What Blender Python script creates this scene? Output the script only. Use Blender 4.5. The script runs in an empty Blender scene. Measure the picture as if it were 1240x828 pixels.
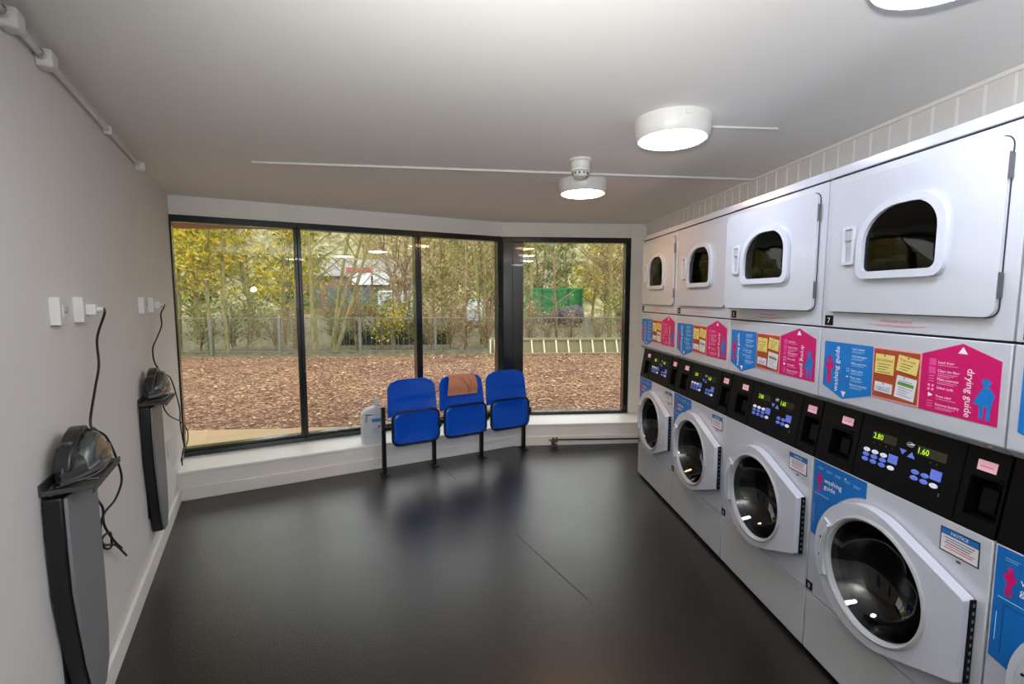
import bpy, math, random
from mathutils import Vector, Matrix
from mathutils.geometry import tessellate_polygon

random.seed(7)
SC = bpy.context.scene
COL = SC.collection
PI = math.pi

# ------------------------------------------------------------------ room frame (metres)
CAM_H = 1.4934
YAW, PITCH = 0.08113, 0.09306
TH = 0.41067                                     # turn of the left half of the room
E1 = Vector((-math.sin(TH), math.cos(TH), 0))    # along the left wall, away from the camera
E2 = Vector((math.cos(TH), math.sin(TH), 0))     # along the left window wall
DL = -0.5677                                     # left wall
DF = 4.1262                                      # front of the low boxing under the left windows
YR = 4.6723                                      # front of the low boxing under the right window
OH = 0.4229                                      # depth of the window sill
XM = 1.3886                                      # fronts of the machines
YF = 3.8404                                      # far end of the row of machines
MW = 0.683                                       # width of one machine
CEIL = 2.2803
SILL = 0.2205
XB = 1.8608                                      # panelled bulkhead above the machines

# ------------------------------------------------------------------ materials
def lin(c):
    return tuple(((v / 255.0) / 12.92 if v / 255.0 <= 0.04045 else ((v / 255.0 + 0.055) / 1.055) ** 2.4) for v in c)

def mat(name, rgb, rough=0.5, metal=0.0, var=0.06, scale=8.0, bump=0.0, bscale=60.0, coat=0.0, emit=None, spec=0.5, rvar=0.0):
    m = bpy.data.materials.new(name); m.use_nodes = True
    nt = m.node_tree; b = nt.nodes['Principled BSDF']
    c = lin(rgb)
    b.inputs['Roughness'].default_value = rough
    b.inputs['Metallic'].default_value = metal
    b.inputs['Coat Weight'].default_value = coat
    b.inputs['Specular IOR Level'].default_value = spec
    tc = nt.nodes.new('ShaderNodeTexCoord')
    nz = nt.nodes.new('ShaderNodeTexNoise'); nz.inputs['Scale'].default_value = scale; nz.inputs['Detail'].default_value = 4
    nt.links.new(tc.outputs['Object'], nz.inputs['Vector'])
    mx = nt.nodes.new('ShaderNodeMix'); mx.data_type = 'RGBA'
    mx.inputs[6].default_value = (*[v * (1 - var) for v in c], 1)
    mx.inputs[7].default_value = (*[min(1, v * (1 + var)) for v in c], 1)
    nt.links.new(nz.outputs['Fac'], mx.inputs[0])
    nt.links.new(mx.outputs[2], b.inputs['Base Color'])
    if rvar:
        mr = nt.nodes.new('ShaderNodeMapRange'); mr.inputs[3].default_value = max(0, rough - rvar); mr.inputs[4].default_value = rough + rvar
        nt.links.new(nz.outputs['Fac'], mr.inputs[0]); nt.links.new(mr.outputs[0], b.inputs['Roughness'])
    if bump:
        n2 = nt.nodes.new('ShaderNodeTexNoise'); n2.inputs['Scale'].default_value = bscale; n2.inputs['Detail'].default_value = 3
        nt.links.new(tc.outputs['Object'], n2.inputs['Vector'])
        bp = nt.nodes.new('ShaderNodeBump'); bp.inputs['Strength'].default_value = bump; bp.inputs['Distance'].default_value = 0.01
        nt.links.new(n2.outputs['Fac'], bp.inputs['Height']); nt.links.new(bp.outputs[0], b.inputs['Normal'])
    if emit:
        b.inputs['Emission Color'].default_value = (*lin(emit[0]), 1); b.inputs['Emission Strength'].default_value = emit[1]
    return m

def ramp_mat(name, stops, scale, rough=0.9, kind='VORONOI', bump=0.0, second=None, stretch=(1, 1, 1)):
    """A mottled outdoor material: a texture through a colour ramp, optionally mixed by large patches."""
    m = bpy.data.materials.new(name); m.use_nodes = True
    nt = m.node_tree; b = nt.nodes['Principled BSDF']; b.inputs['Roughness'].default_value = rough
    b.inputs['Specular IOR Level'].default_value = 0.2
    tc = nt.nodes.new('ShaderNodeTexCoord'); mp = nt.nodes.new('ShaderNodeMapping'); mp.inputs['Scale'].default_value = stretch
    nt.links.new(tc.outputs['Object'], mp.inputs['Vector'])
    def ramp(src, st):
        r = nt.nodes.new('ShaderNodeValToRGB'); nt.links.new(src, r.inputs[0])
        e = r.color_ramp.elements
        while len(e) < len(st): e.new(0.5)
        for k, (p, c) in enumerate(st): e[k].position = p; e[k].color = (*lin(c), 1)
        return r.outputs[0]
    if kind == 'VORONOI':
        t = nt.nodes.new('ShaderNodeTexVoronoi'); t.inputs['Scale'].default_value = scale
        sep = nt.nodes.new('ShaderNodeSeparateColor'); nt.links.new(t.outputs['Color'], sep.inputs[0]); src = sep.outputs[0]; h = t.outputs['Distance']
    else:
        t = nt.nodes.new('ShaderNodeTexNoise'); t.inputs['Scale'].default_value = scale; t.inputs['Detail'].default_value = 8; src = t.outputs['Fac']; h = src
    nt.links.new(mp.outputs[0], t.inputs['Vector'])
    out = ramp(src, stops)
    if second:
        n = nt.nodes.new('ShaderNodeTexNoise'); n.inputs['Scale'].default_value = second[0]; n.inputs['Detail'].default_value = 5
        nt.links.new(mp.outputs[0], n.inputs['Vector'])
        o2 = ramp(n.outputs['Fac'], second[1])
        mx = nt.nodes.new('ShaderNodeMix'); mx.data_type = 'RGBA'; mx.blend_type = 'MULTIPLY'; mx.inputs[0].default_value = second[2]
        nt.links.new(out, mx.inputs[6]); nt.links.new(o2, mx.inputs[7]); out = mx.outputs[2]
    nt.links.new(out, b.inputs['Base Color'])
    if bump:
        bp = nt.nodes.new('ShaderNodeBump'); bp.inputs['Strength'].default_value = bump; bp.inputs['Distance'].default_value = 0.03
        nt.links.new(h, bp.inputs['Height']); nt.links.new(bp.outputs[0], b.inputs['Normal'])
    return m

def leaf_mat(name, stops):
    m = bpy.data.materials.new(name); m.use_nodes = True
    nt = m.node_tree; b = nt.nodes['Principled BSDF']; b.inputs['Roughness'].default_value = 0.7; b.inputs['Specular IOR Level'].default_value = 0.2
    g = nt.nodes.new('ShaderNodeNewGeometry'); r = nt.nodes.new('ShaderNodeValToRGB')
    nt.links.new(g.outputs['Random Per Island'], r.inputs[0])
    e = r.color_ramp.elements
    while len(e) < len(stops): e.new(0.5)
    for k, (p, c) in enumerate(stops): e[k].position = p; e[k].color = (*lin(c), 1)
    nt.links.new(r.outputs[0], b.inputs['Base Color'])
    tr = nt.nodes.new('ShaderNodeBsdfTranslucent'); nt.links.new(r.outputs[0], tr.inputs[0])
    mx = nt.nodes.new('ShaderNodeMixShader'); mx.inputs[0].default_value = 0.4
    nt.links.new(b.outputs[0], mx.inputs[1]); nt.links.new(tr.outputs[0], mx.inputs[2])
    nt.links.new(mx.outputs[0], nt.nodes['Material Output'].inputs[0])
    return m

def glass_mat(name, tint, boost=1.6, add=0.0, rough=0.0):
    """Thin pane: see-through with a Fresnel mirror on top."""
    m = bpy.data.materials.new(name); m.use_nodes = True
    nt = m.node_tree; nt.nodes.remove(nt.nodes['Principled BSDF'])
    t = nt.nodes.new('ShaderNodeBsdfTransparent'); t.inputs[0].default_value = (*tint, 1)
    g = nt.nodes.new('ShaderNodeBsdfGlossy'); g.inputs['Roughness'].default_value = rough
    f = nt.nodes.new('ShaderNodeFresnel'); ge = nt.nodes.new('ShaderNodeNewGeometry')
    ir = nt.nodes.new('ShaderNodeMapRange'); ir.inputs[3].default_value = 1.5; ir.inputs[4].default_value = 1 / 1.5   # the same mirror from both sides
    nt.links.new(ge.outputs['Backfacing'], ir.inputs[0]); nt.links.new(ir.outputs[0], f.inputs['IOR'])
    nz = nt.nodes.new('ShaderNodeTexNoise'); nz.inputs['Scale'].default_value = 1.5
    tc = nt.nodes.new('ShaderNodeTexCoord'); nt.links.new(tc.outputs['Object'], nz.inputs['Vector'])
    bp = nt.nodes.new('ShaderNodeBump'); bp.inputs['Strength'].default_value = 0.02; bp.inputs['Distance'].default_value = 0.01
    nt.links.new(nz.outputs['Fac'], bp.inputs['Height']); nt.links.new(bp.outputs[0], g.inputs['Normal'])
    mu = nt.nodes.new('ShaderNodeMath'); mu.operation = 'MULTIPLY_ADD'; mu.use_clamp = True
    nt.links.new(f.outputs[0], mu.inputs[0]); mu.inputs[1].default_value = boost; mu.inputs[2].default_value = add
    mx = nt.nodes.new('ShaderNodeMixShader'); nt.links.new(mu.outputs[0], mx.inputs[0])
    nt.links.new(t.outputs[0], mx.inputs[1]); nt.links.new(g.outputs[0], mx.inputs[2])
    nt.links.new(mx.outputs[0], nt.nodes['Material Output'].inputs[0])
    return m

M = dict(
    wall=mat('painted_wall', (226, 225, 223), 0.6, var=0.035, scale=1.6, bump=0.05, bscale=35),
    ceil=mat('painted_ceiling', (240, 239, 235), 0.75, var=0.03, scale=1.2, bump=0.04, bscale=30),
    boxing=mat('painted_boxing', (236, 234, 229), 0.55, var=0.07, scale=3.5, bump=0.08, bscale=14),
    sill=mat('sill_paint', (246, 245, 241), 0.35, var=0.04, scale=5),
    white=mat('white_plastic', (222, 222, 220), 0.4, var=0.02),
    enamel=mat('white_enamel', (190, 193, 202), 0.22, var=0.015, coat=0.4, bump=0.015, bscale=4),
    enamel2=mat('white_enamel_lower', (178, 181, 184), 0.35, var=0.03),
    ring=mat('door_white', (198, 201, 212), 0.28, var=0.015, coat=0.3),
    grip=mat('pale_grey_grip', (186, 192, 202), 0.35),
    grey=mat('light_grey_plastic', (172, 174, 178), 0.35),
    lip=mat('worn_grey_lip', (196, 196, 197), 0.5, var=0.22, scale=60),
    gap=mat('dark_gap', (38, 38, 40), 0.8),
    black=mat('control_black', (6, 6, 8), 0.42, var=0.2, spec=0.14),
    black2=mat('coin_black', (3, 3, 4), 0.5, var=0.2, spec=0.12),
    blackm=mat('black_metal', (14, 14, 16), 0.35, metal=0.0, var=0.2),
    frame=mat('dark_window_frame', (26, 31, 30), 0.22, metal=0.25, var=0.15, coat=0.3),
    frame2=mat('green_black_frame', (34, 46, 44), 0.22, metal=0.25, var=0.15, coat=0.3),
    steel=mat('steel', (150, 150, 152), 0.3, metal=0.9),
    hinge=mat('hinge_steel', (104, 106, 110), 0.35, metal=0.7),
    drum=mat('drum_steel', (44, 44, 48), 0.32, metal=0.8, var=0.2, scale=30),
    gasket=mat('dark_rubber', (18, 18, 20), 0.4),
    blue=mat('sticker_blue', (4, 116, 196), 0.4, var=0.03),
    blue2=mat('guide_blue', (10, 100, 176), 0.4, var=0.05),
    navy=mat('line_navy', (16, 62, 140), 0.4),
    pink=mat('sticker_pink', (198, 4, 100), 0.4, var=0.03),
    pinkl=mat('icon_pink', (222, 70, 150), 0.4),
    txt=mat('print_white', (240, 238, 242), 0.5, var=0.0),
    txt2=mat('print_pale_blue', (150, 205, 240), 0.5, var=0.0),
    txt3=mat('print_pale_pink', (240, 150, 200), 0.5, var=0.0),
    ink=mat('print_dark', (70, 62, 50), 0.6, var=0.0),
    inkb=mat('print_blue', (38, 80, 170), 0.6, var=0.0),
    inkr=mat('print_red', (205, 60, 90), 0.6, var=0.0),
    cork=mat('cork_board', (160, 66, 26), 0.8, var=0.2, scale=90),
    corkf=mat('cork_edge', (228, 150, 150), 0.6),
    note=mat('note_yellow', (226, 205, 116), 0.7),
    paper=mat('paper_white', (222, 222, 226), 0.7),
    green=mat('print_green', (104, 150, 44), 0.6),
    key=mat('key_blue', (96, 118, 214), 0.35, emit=((96, 118, 214), 0.12)),
    keyw=mat('key_white', (232, 232, 246), 0.35, emit=((230, 230, 250), 0.12)),
    led=mat('led_green', (170, 225, 20), 0.4, emit=((170, 230, 20), 0.9)),
    ledoff=mat('led_window', (30, 30, 20), 0.2),
    price=mat('price_pink', (240, 186, 200), 0.5, emit=((240, 180, 196), 0.15)),
    seat=mat('blue_seat_plastic', (6, 78, 196), 0.18, var=0.05, coat=0.3, bump=0.02, bscale=180),
    tan=mat('tan_sheet', (190, 132, 104), 0.6, var=0.12, scale=18, bump=0.1, bscale=50),
    crack=mat('dark_crease', (96, 58, 44), 0.7),
    bottle=mat('bottle_plastic', (214, 216, 218), 0.35, var=0.02),
    cyan=mat('bottle_label', (60, 150, 190), 0.45, var=0.1, scale=30),
    irongrey=mat('iron_grey', (58, 64, 66), 0.25, var=0.1, coat=0.4),
    irondark=mat('iron_dark', (14, 13, 14), 0.3, coat=0.3),
    cover=mat('board_grey', (122, 124, 128), 0.5, var=0.05, scale=3),
    boardblk=mat('board_black', (12, 12, 14), 0.45, var=0.2),
    tray=mat('tray_grey', (66, 70, 68), 0.45, metal=0.3, var=0.1),
    cord=mat('cord_black', (14, 14, 15), 0.5),
    pipe=mat('old_pipe', (44, 36, 32), 0.5, metal=0.3, var=0.3, scale=30),
    brass=mat('worn_fitting', (92, 84, 66), 0.5, metal=0.5, var=0.3, scale=40),
    bark=ramp_mat('grey_green_bark', [(0.2, (74, 68, 42)), (0.5, (128, 120, 74)), (0.8, (168, 160, 110))], 6, kind='NOISE', stretch=(4, 4, 1)),
    twig=ramp_mat('brown_bark', [(0.2, (78, 62, 46)), (0.5, (132, 110, 82)), (0.8, (178, 158, 124))], 6, kind='NOISE', stretch=(4, 4, 1)),
    leafy=leaf_mat('yellow_leaves', [(0.0, (110, 116, 30)), (0.35, (168, 160, 36)), (0.7, (206, 184, 52)), (1.0, (226, 196, 96))]),
    leafg=leaf_mat('green_leaves', [(0.0, (70, 92, 40)), (0.5, (122, 138, 62)), (1.0, (168, 168, 90))]),
    leafb=leaf_mat('brown_leaves', [(0.0, (136, 112, 66)), (0.5, (178, 160, 100)), (1.0, (206, 192, 132))]),
    hedge=leaf_mat('hedge_leaves', [(0.0, (34, 42, 24)), (0.6, (66, 76, 40)), (1.0, (116, 118, 60))]),
    litter=leaf_mat('fallen_leaves', [(0.0, (66, 42, 30)), (0.35, (112, 78, 58)), (0.6, (156, 118, 88)), (0.8, (206, 172, 128)), (1.0, (232, 212, 172))]),
    timber=mat('grey_timber', (136, 130, 94), 0.8, var=0.25, scale=20),
    timberw=mat('pale_timber', (216, 206, 180), 0.7, var=0.1, scale=20),
    galv=mat('galvanised', (112, 114, 106), 0.5, metal=0.4, var=0.1),
    skip=mat('green_paint', (22, 128, 62), 0.5, var=0.2, scale=4),
    skipd=mat('dark_green_paint', (14, 84, 48), 0.5, var=0.2, scale=4),
    skipb=mat('blue_base', (30, 70, 110), 0.5),
    bags=mat('dark_bags', (44, 46, 58), 0.4, var=0.3, scale=6),
    car=mat('pale_car_paint', (206, 212, 220), 0.25, coat=0.5),
    carw=mat('car_window', (44, 52, 58), 0.1),
    tyre=mat('tyre', (22, 22, 23), 0.8),
    build=mat('pale_render', (186, 182, 178), 0.8, var=0.05),
    brick=mat('brown_brick', (138, 106, 88), 0.85, var=0.15, scale=40),
    red=mat('red_sign', (196, 44, 56), 0.5),
    banner=mat('white_banner', (226, 228, 232), 0.6),
    bglass=mat('building_window', (92, 102, 108), 0.15),
    soffit=mat('tan_soffit', (150, 118, 84), 0.8, var=0.06),
    sand=mat('sandy_edge', (164, 138, 100), 0.9, var=0.12, scale=14, bump=0.3, bscale=90),
)

# floor: dark sheet vinyl, lightly dimpled
def floor_mat():
    m = mat('dark_vinyl', (21, 17, 14), 0.31, var=0.25, scale=2.2, bump=0.12, bscale=120, rvar=0.06, spec=0.7)
    return m
M['floor'] = floor_mat()
M['mulch'] = ramp_mat('bark_mulch', [(0.0, (66, 44, 32)), (0.4, (118, 84, 64)), (0.75, (148, 112, 86)), (1.0, (204, 174, 136))], 34, bump=0.6,
                      second=(0.7, [(0.3, (190, 176, 170)), (0.7, (255, 250, 245))], 0.8))
M['wood_floor'] = ramp_mat('rough_grass', [(0.3, (64, 60, 44)), (0.5, (98, 92, 66)), (0.7, (126, 118, 86))], 5, kind='NOISE')
M['hill'] = ramp_mat('wooded_bank', [(0.25, (84, 82, 60)), (0.42, (126, 120, 90)), (0.55, (154, 148, 116)), (0.72, (190, 186, 160))], 1.3, kind='NOISE',
                     second=(0.12, [(0.3, (150, 160, 120)), (0.7, (255, 246, 226))], 0.9))
M['pane'] = glass_mat('window_glass', (0.93, 0.95, 0.93), 1.7, 0.0)
M['door_glass'] = glass_mat('dark_door_glass', (0.14, 0.15, 0.15), 1.0, 0.02, rough=0.02)
M['dryer_glass'] = glass_mat('smoked_glass', (0.30, 0.33, 0.31), 0.45, 0.02, rough=0.03)
M['lamp_cool'] = mat('diffuser_cool', (250, 250, 255), 0.4, var=0.0, emit=((226, 236, 255), 44))
M['lamp_warm'] = mat('diffuser_warm', (255, 246, 232), 0.4, var=0.0, emit=((255, 200, 146), 44))

# ------------------------------------------------------------------ mesh builder
_text_cache = {}
def text_geo(s):
    if s not in _text_cache:
        cu = bpy.data.curves.new('glyphs', 'FONT'); cu.body = s; cu.size = 1.0; cu.resolution_u = 2
        ob = bpy.data.objects.new('glyphs', cu)
        me = ob.to_mesh()
        _text_cache[s] = ([tuple(v.co) for v in me.vertices], [tuple(p.vertices) for p in me.polygons])
        ob.to_mesh_clear(); bpy.data.objects.remove(ob); bpy.data.curves.remove(cu)
    return _text_cache[s]

class MB:
    def __init__(self):
        self.v, self.f, self.m, self.mats = [], [], [], []
    def mi(self, k):
        if k not in self.mats: self.mats.append(k)
        return self.mats.index(k)
    def add(self, vs, fs, k):
        o = len(self.v); i = self.mi(k)
        self.v += [tuple(p) for p in vs]
        for f in fs: self.f.append(tuple(a + o for a in f)); self.m.append(i)
    def box(self, x0, x1, y0, y1, z0, z1, k):
        vs = [(x, y, z) for z in (z0, z1) for y in (y0, y1) for x in (x0, x1)]
        self.add(vs, [(0, 2, 3, 1), (4, 5, 7, 6), (0, 1, 5, 4), (2, 6, 7, 3), (0, 4, 6, 2), (1, 3, 7, 5)], k)
    def prism(self, outer, a0, a1, k, holes=(), axis='y'):
        """Polygon (with holes) in a plane, extruded from a0 to a1 along the axis. axis y: pts are (x, z); axis z: (x, y); axis x: (y, z)."""
        def P(p, a):
            return (p[0], a, p[1]) if axis == 'y' else ((p[0], p[1], a) if axis == 'z' else (a, p[0], p[1]))
        def area(l): return sum(l[i][0] * l[(i + 1) % len(l)][1] - l[(i + 1) % len(l)][0] * l[i][1] for i in range(len(l)))
        loops = [list(outer) if area(outer) > 0 else list(outer)[::-1]] + [list(h) if area(h) < 0 else list(h)[::-1] for h in holes]
        flat = [p for l in loops for p in l]; n = len(flat)
        if len(loops) == 1:
            caps = [tuple(range(n))]
        else:
            caps = []
            for t in tessellate_polygon([[Vector((p[0], p[1], 0)) for p in l] for l in loops]):
                a, b, c = (flat[i] for i in t)
                cr = (b[0] - a[0]) * (c[1] - a[1]) - (b[1] - a[1]) * (c[0] - a[0])
                caps.append(tuple(t) if cr > 0 else tuple(t)[::-1])
        vs = [P(p, a0) for p in flat] + [P(p, a1) for p in flat]
        sgn = {'y': True, 'z': False, 'x': False}[axis]          # does a counter-clockwise cap at a0 face outwards
        fs = []
        for c in caps:
            fs.append(c if sgn else c[::-1]); fs.append(tuple(i + n for i in (c[::-1] if sgn else c)))
        o = 0
        for l in loops:
            L = len(l)
            for i in range(L):
                a, b = o + i, o + (i + 1) % L
                q = (a, a + n, b + n, b) if sgn else (a, b, b + n, a + n)
                fs.append(q)
            o += L
        self.add(vs, fs, k)
    def face(self, pts, y, k):
        """A flat printed shape facing -y; pts are (x, z)."""
        a = sum(pts[i][0] * pts[(i + 1) % len(pts)][1] - pts[(i + 1) % len(pts)][0] * pts[i][1] for i in range(len(pts)))
        if a < 0: pts = pts[::-1]
        self.add([(p[0], y, p[1]) for p in pts], [tuple(range(len(pts)))], k)
    def rect(self, x0, x1, z0, z1, y, k):
        self.face([(x0, z0), (x1, z0), (x1, z1), (x0, z1)], y, k)
    def disc(self, x, z, r, y, k, n=16, rz=None):
        rz = r if rz is None else rz
        self.face([(x + r * math.cos(2 * PI * i / n), z + rz * math.sin(2 * PI * i / n)) for i in range(n)], y, k)
    def text(self, s, x, z, size, y, k, rot=0.0, align='l', sx=1.0):
        vs, fs = text_geo(s)
        if not vs: return
        x0 = min(p[0] for p in vs); x1 = max(p[0] for p in vs)
        off = {'l': x0, 'c': (x0 + x1) / 2, 'r': x1}[align]
        c, sn = math.cos(rot), math.sin(rot)
        out = []
        for p in vs:
            a, b = (p[0] - off) * size * sx, p[1] * size
            out.append((x + a * c - b * sn, y, z + a * sn + b * c))
        self.add(out, fs, k)
    def tube(self, pts, r, k, n=8, cyclic=False, cap=True):
        pts = [Vector(p) for p in pts]; N = len(pts)
        rr = r if isinstance(r, (list, tuple)) else [r] * N
        up = None; rings = []
        for i in range(N):
            a = pts[(i - 1) % N] if (cyclic or i > 0) else pts[i]
            b = pts[(i + 1) % N] if (cyclic or i < N - 1) else pts[i]
            t = (b - a)
            if t.length < 1e-9: t = Vector((0, 0, 1))
            t.normalize()
            if up is None:
                up = Vector((0, 0, 1)) if abs(t.z) < 0.9 else Vector((1, 0, 0))
            u = up - t * up.dot(t)
            if u.length < 1e-4: u = t.orthogonal()
            u.normalize(); w = t.cross(u); up = u
            rings.append([pts[i] + (u * math.cos(2 * PI * j / n) + w * math.sin(2 * PI * j / n)) * rr[i] for j in range(n)])
        vs = [p for g in rings for p in g]; fs = []
        for i in range(N if cyclic else N - 1):
            a, b = i * n, ((i + 1) % N) * n
            for j in range(n): fs.append((a + j, a + (j + 1) % n, b + (j + 1) % n, b + j))
        if cap and not cyclic:
            fs.append(tuple(range(n))[::-1]); fs.append(tuple(range((N - 1) * n, N * n)))
        self.add(vs, fs, k)
    def lathe(self, prof, k, c=(0, 0, 0), axis='z', n=32):
        """prof: (radius, height) pairs along the axis."""
        vs = []; fs = []
        for r, h in prof:
            for j in range(n):
                a = 2 * PI * j / n; p, q = r * math.cos(a), r * math.sin(a)
                vs.append({'z': (c[0] + p, c[1] + q, c[2] + h), 'y': (c[0] + p, c[1] + h, c[2] + q), 'x': (c[0] + h, c[1] + p, c[2] + q)}[axis])
        flip = axis == 'y'
        for i in range(len(prof) - 1):
            for j in range(n):
                q = (i * n + j, i * n + (j + 1) % n, (i + 1) * n + (j + 1) % n, (i + 1) * n + j)
                fs.append(q[::-1] if flip else q)
        self.add(vs, fs, k)
    def loft(self, rings, k, cap=True):
        n = len(rings[0]); vs = [p for g in rings for p in g]; fs = []
        for i in range(len(rings) - 1):
            for j in range(n): fs.append((i * n + j, i * n + (j + 1) % n, (i + 1) * n + (j + 1) % n, (i + 1) * n + j))
        if cap: fs.append(tuple(range(n))[::-1]); fs.append(tuple(range((len(rings) - 1) * n, len(rings) * n)))
        self.add(vs, fs, k)
    def mesh(self, name, fn=None, smooth=True, angle=35):
        me = bpy.data.meshes.new(name)
        vs = [fn(p) for p in self.v] if fn else self.v
        me.from_pydata(vs, [], self.f)
        for k in self.mats: me.materials.append(M[k])
        me.polygons.foreach_set('material_index', self.m)
        me.update()
        if smooth:
            me.polygons.foreach_set('use_smooth', [True] * len(me.polygons))
            me.set_sharp_from_angle(angle=math.radians(angle))
        return me

def put(name, me, parent=None, loc=(0, 0, 0), rotz=0.0, bevel=0.0, seg=2):
    o = bpy.data.objects.new(name, me); COL.objects.link(o)
    o.location = loc; o.rotation_euler = (0, 0, rotz)
    if parent: o.parent = parent
    if bevel:
        b = o.modifiers.new('edge', 'BEVEL'); b.width = bevel; b.segments = seg; b.limit_method = 'ANGLE'; b.angle_limit = math.radians(40)
        b.harden_normals = False
    return o

def thing(name, label, cat, loc=(0, 0, 0), rotz=0.0, group=None):
    o = bpy.data.objects.new(name, None); COL.objects.link(o); o.empty_display_size = 0.1
    o.location = loc; o.rotation_euler = (0, 0, rotz)
    o['label'] = label; o['category'] = cat
    if group: o['group'] = group
    return o

def tag(o, label, cat, group=None, kind=None):
    o['label'] = label; o['category'] = cat
    if group: o['group'] = group
    if kind: o['kind'] = kind
    return o

def struct(name, mb, bevel=0.0, parent=None, **kw):
    o = put(name, mb.mesh(name, **kw), parent, bevel=bevel)
    if not parent: o['kind'] = 'structure'
    return o

def LP(e, out, z=0.0):      # a point by distance along the left wall and distance out of it
    p = E1 * e + E2 * (DL + out); return (p.x, p.y, z)
def WP(e, o, z=0.0):        # a point by distance along the left window wall and depth into it
    p = E2 * e + E1 * (DF + o); return (p.x, p.y, z)
ROT_L = math.atan2(E1.y, E1.x)     # things on the left wall face its -y
ROT_W = TH
def corner(o):              # where the two window walls meet at depth o
    y = YR + o; d = DF + o
    x = (d - E1.y * y) / E1.x
    return (x, y)

def arc(cx, cz, r, a0, a1, n, rz=None):
    rz = r if rz is None else rz
    return [(cx + r * math.cos(math.radians(a0 + (a1 - a0) * i / n)), cz + rz * math.sin(math.radians(a0 + (a1 - a0) * i / n))) for i in range(n + 1)]
def rrect(x0, x1, z0, z1, r, n=5):
    return arc(x1 - r, z1 - r, r, 0, 90, n) + arc(x0 + r, z1 - r, r, 90, 180, n) + arc(x0 + r, z0 + r, r, 180, 270, n) + arc(x1 - r, z0 + r, r, 270, 360, n)

# ================================================================== THE ROOM
BACK = -1.6
WT = 0.12
# floor
c_back_left = LP(-1.498, -0.0)
fl = MB()
wf = corner(OH + 0.1)
wl = WP(DL, OH + 0.1)
fl.prism([(c_back_left[0] - 0.1, BACK), (2.3, BACK), (2.3, wf[1]), wf, wl[:2]], -0.1, 0.0, 'floor', axis='z')
struct('floor', fl, smooth=False)
# sheet joints welded into the floor
jm = MB()
for a, b in ((2.55, 1.75), (3.92, 3.55)):
    p0 = E2 * 1.385 + E1 * a; p1 = E2 * 1.385 + E1 * b; w = E2 * 0.0022
    jm.add([(p0 - w).to_tuple()[:2] + (0.0006,), (p0 + w).to_tuple()[:2] + (0.0006,), (p1 + w).to_tuple()[:2] + (0.0006,), (p1 - w).to_tuple()[:2] + (0.0006,)], [(0, 1, 2, 3)], 'gap')
struct('trim_1', jm, smooth=False)
# ceiling
ce = MB()
ce.prism([(c_back_left[0] - 0.2, BACK - 0.1), (2.35, BACK - 0.1), (2.35, wf[1]), wf, WP(DL - 0.1, OH + 0.1)[:2]], CEIL, CEIL + 0.1, 'ceil', axis='z')
struct('ceiling', ce, smooth=False)
# left wall
w = MB()
a, b = LP(-1.55, 0), LP(DF + OH + 0.1, 0)
w.prism([a[:2], b[:2], LP(DF + OH + 0.1, -WT)[:2], LP(-1.55, -WT)[:2]], 0, CEIL, 'wall', axis='z')
struct('wall_left', w, smooth=False)
# back wall and the wall behind the machines
w = MB(); w.box(c_back_left[0] - 0.2, 2.35, BACK - 0.1, BACK, 0, CEIL, 'wall'); struct('wall_back', w, smooth=False)
w = MB(); w.box(2.2, 2.3, BACK, YR + OH, 0, CEIL, 'wall'); struct('wall_right', w, smooth=False)
# panelled bulkhead above the machines (tongue and groove boards)
w = MB()
y = BACK; pw = 0.1
prof = []
yy = YR + OH - 0.04
ys = []
while yy > BACK:
    ys.append(yy); yy -= pw
pl = []
for y0 in ys:
    pl += [(XB + 0.007, y0), (XB, y0 - 0.007), (XB, y0 - pw + 0.007)]
pl += [(XB + 0.007, ys[-1] - pw)]
pl += [(XB + 0.04, ys[-1] - pw), (XB + 0.04, ys[0])]
w.prism(pl, 2.0, CEIL, 'wall', axis='z')
w.prism([(XB + 0.04, 2.0), (2.2, 2.0), (2.2, 2.03), (XB + 0.04, 2.03)], BACK, YR + OH, 'wall', axis='y')
struct('wall_bulkhead', w, smooth=False)
bm_ = MB(); bm_.box(XB - 0.012, XB, BACK, YR + OH, CEIL - 0.018, CEIL, 'ceil'); struct('trim_2', bm_, bevel=0.004)

# low boxing, header and pier of the window walls
def plan_w(o0, o1, e0=DL):
    c0, c1 = corner(o0), corner(o1)
    return [WP(e0, o0)[:2], c0, c1, WP(e0, o1)[:2]]
def plan_f(o0, o1, x1=2.25):
    c0, c1 = corner(o0), corner(o1)
    return [c0, (x1, YR + o0), (x1, YR + o1), c1]
HEAD = 2.13
w = MB(); w.prism(plan_w(0.0, OH + 0.1), 0, SILL - 0.02, 'boxing', axis='z'); w.prism(plan_w(OH - 0.02, OH + 0.1), HEAD, CEIL, 'boxing', axis='z')
struct('wall_front_left', w, smooth=False)
w = MB(); w.prism(plan_f(0.0, OH + 0.1), 0, SILL - 0.02, 'boxing', axis='z'); w.prism(plan_f(OH - 0.02, OH + 0.1), HEAD, CEIL, 'boxing', axis='z')
w.box(1.69, 2.25, YR + OH - 0.03, YR + OH + 0.1, SILL - 0.02, CEIL, 'boxing')
struct('wall_front_right', w, smooth=False)
w = MB(); w.prism(plan_w(-0.012, OH + 0.05), SILL - 0.02, SILL, 'sill', axis='z'); struct('trim_3', w, bevel=0.004)
w = MB(); w.prism(plan_f(-0.012, OH + 0.05, 2.2), SILL - 0.02, SILL, 'sill', axis='z'); struct('trim_4', w, bevel=0.004)
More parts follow.
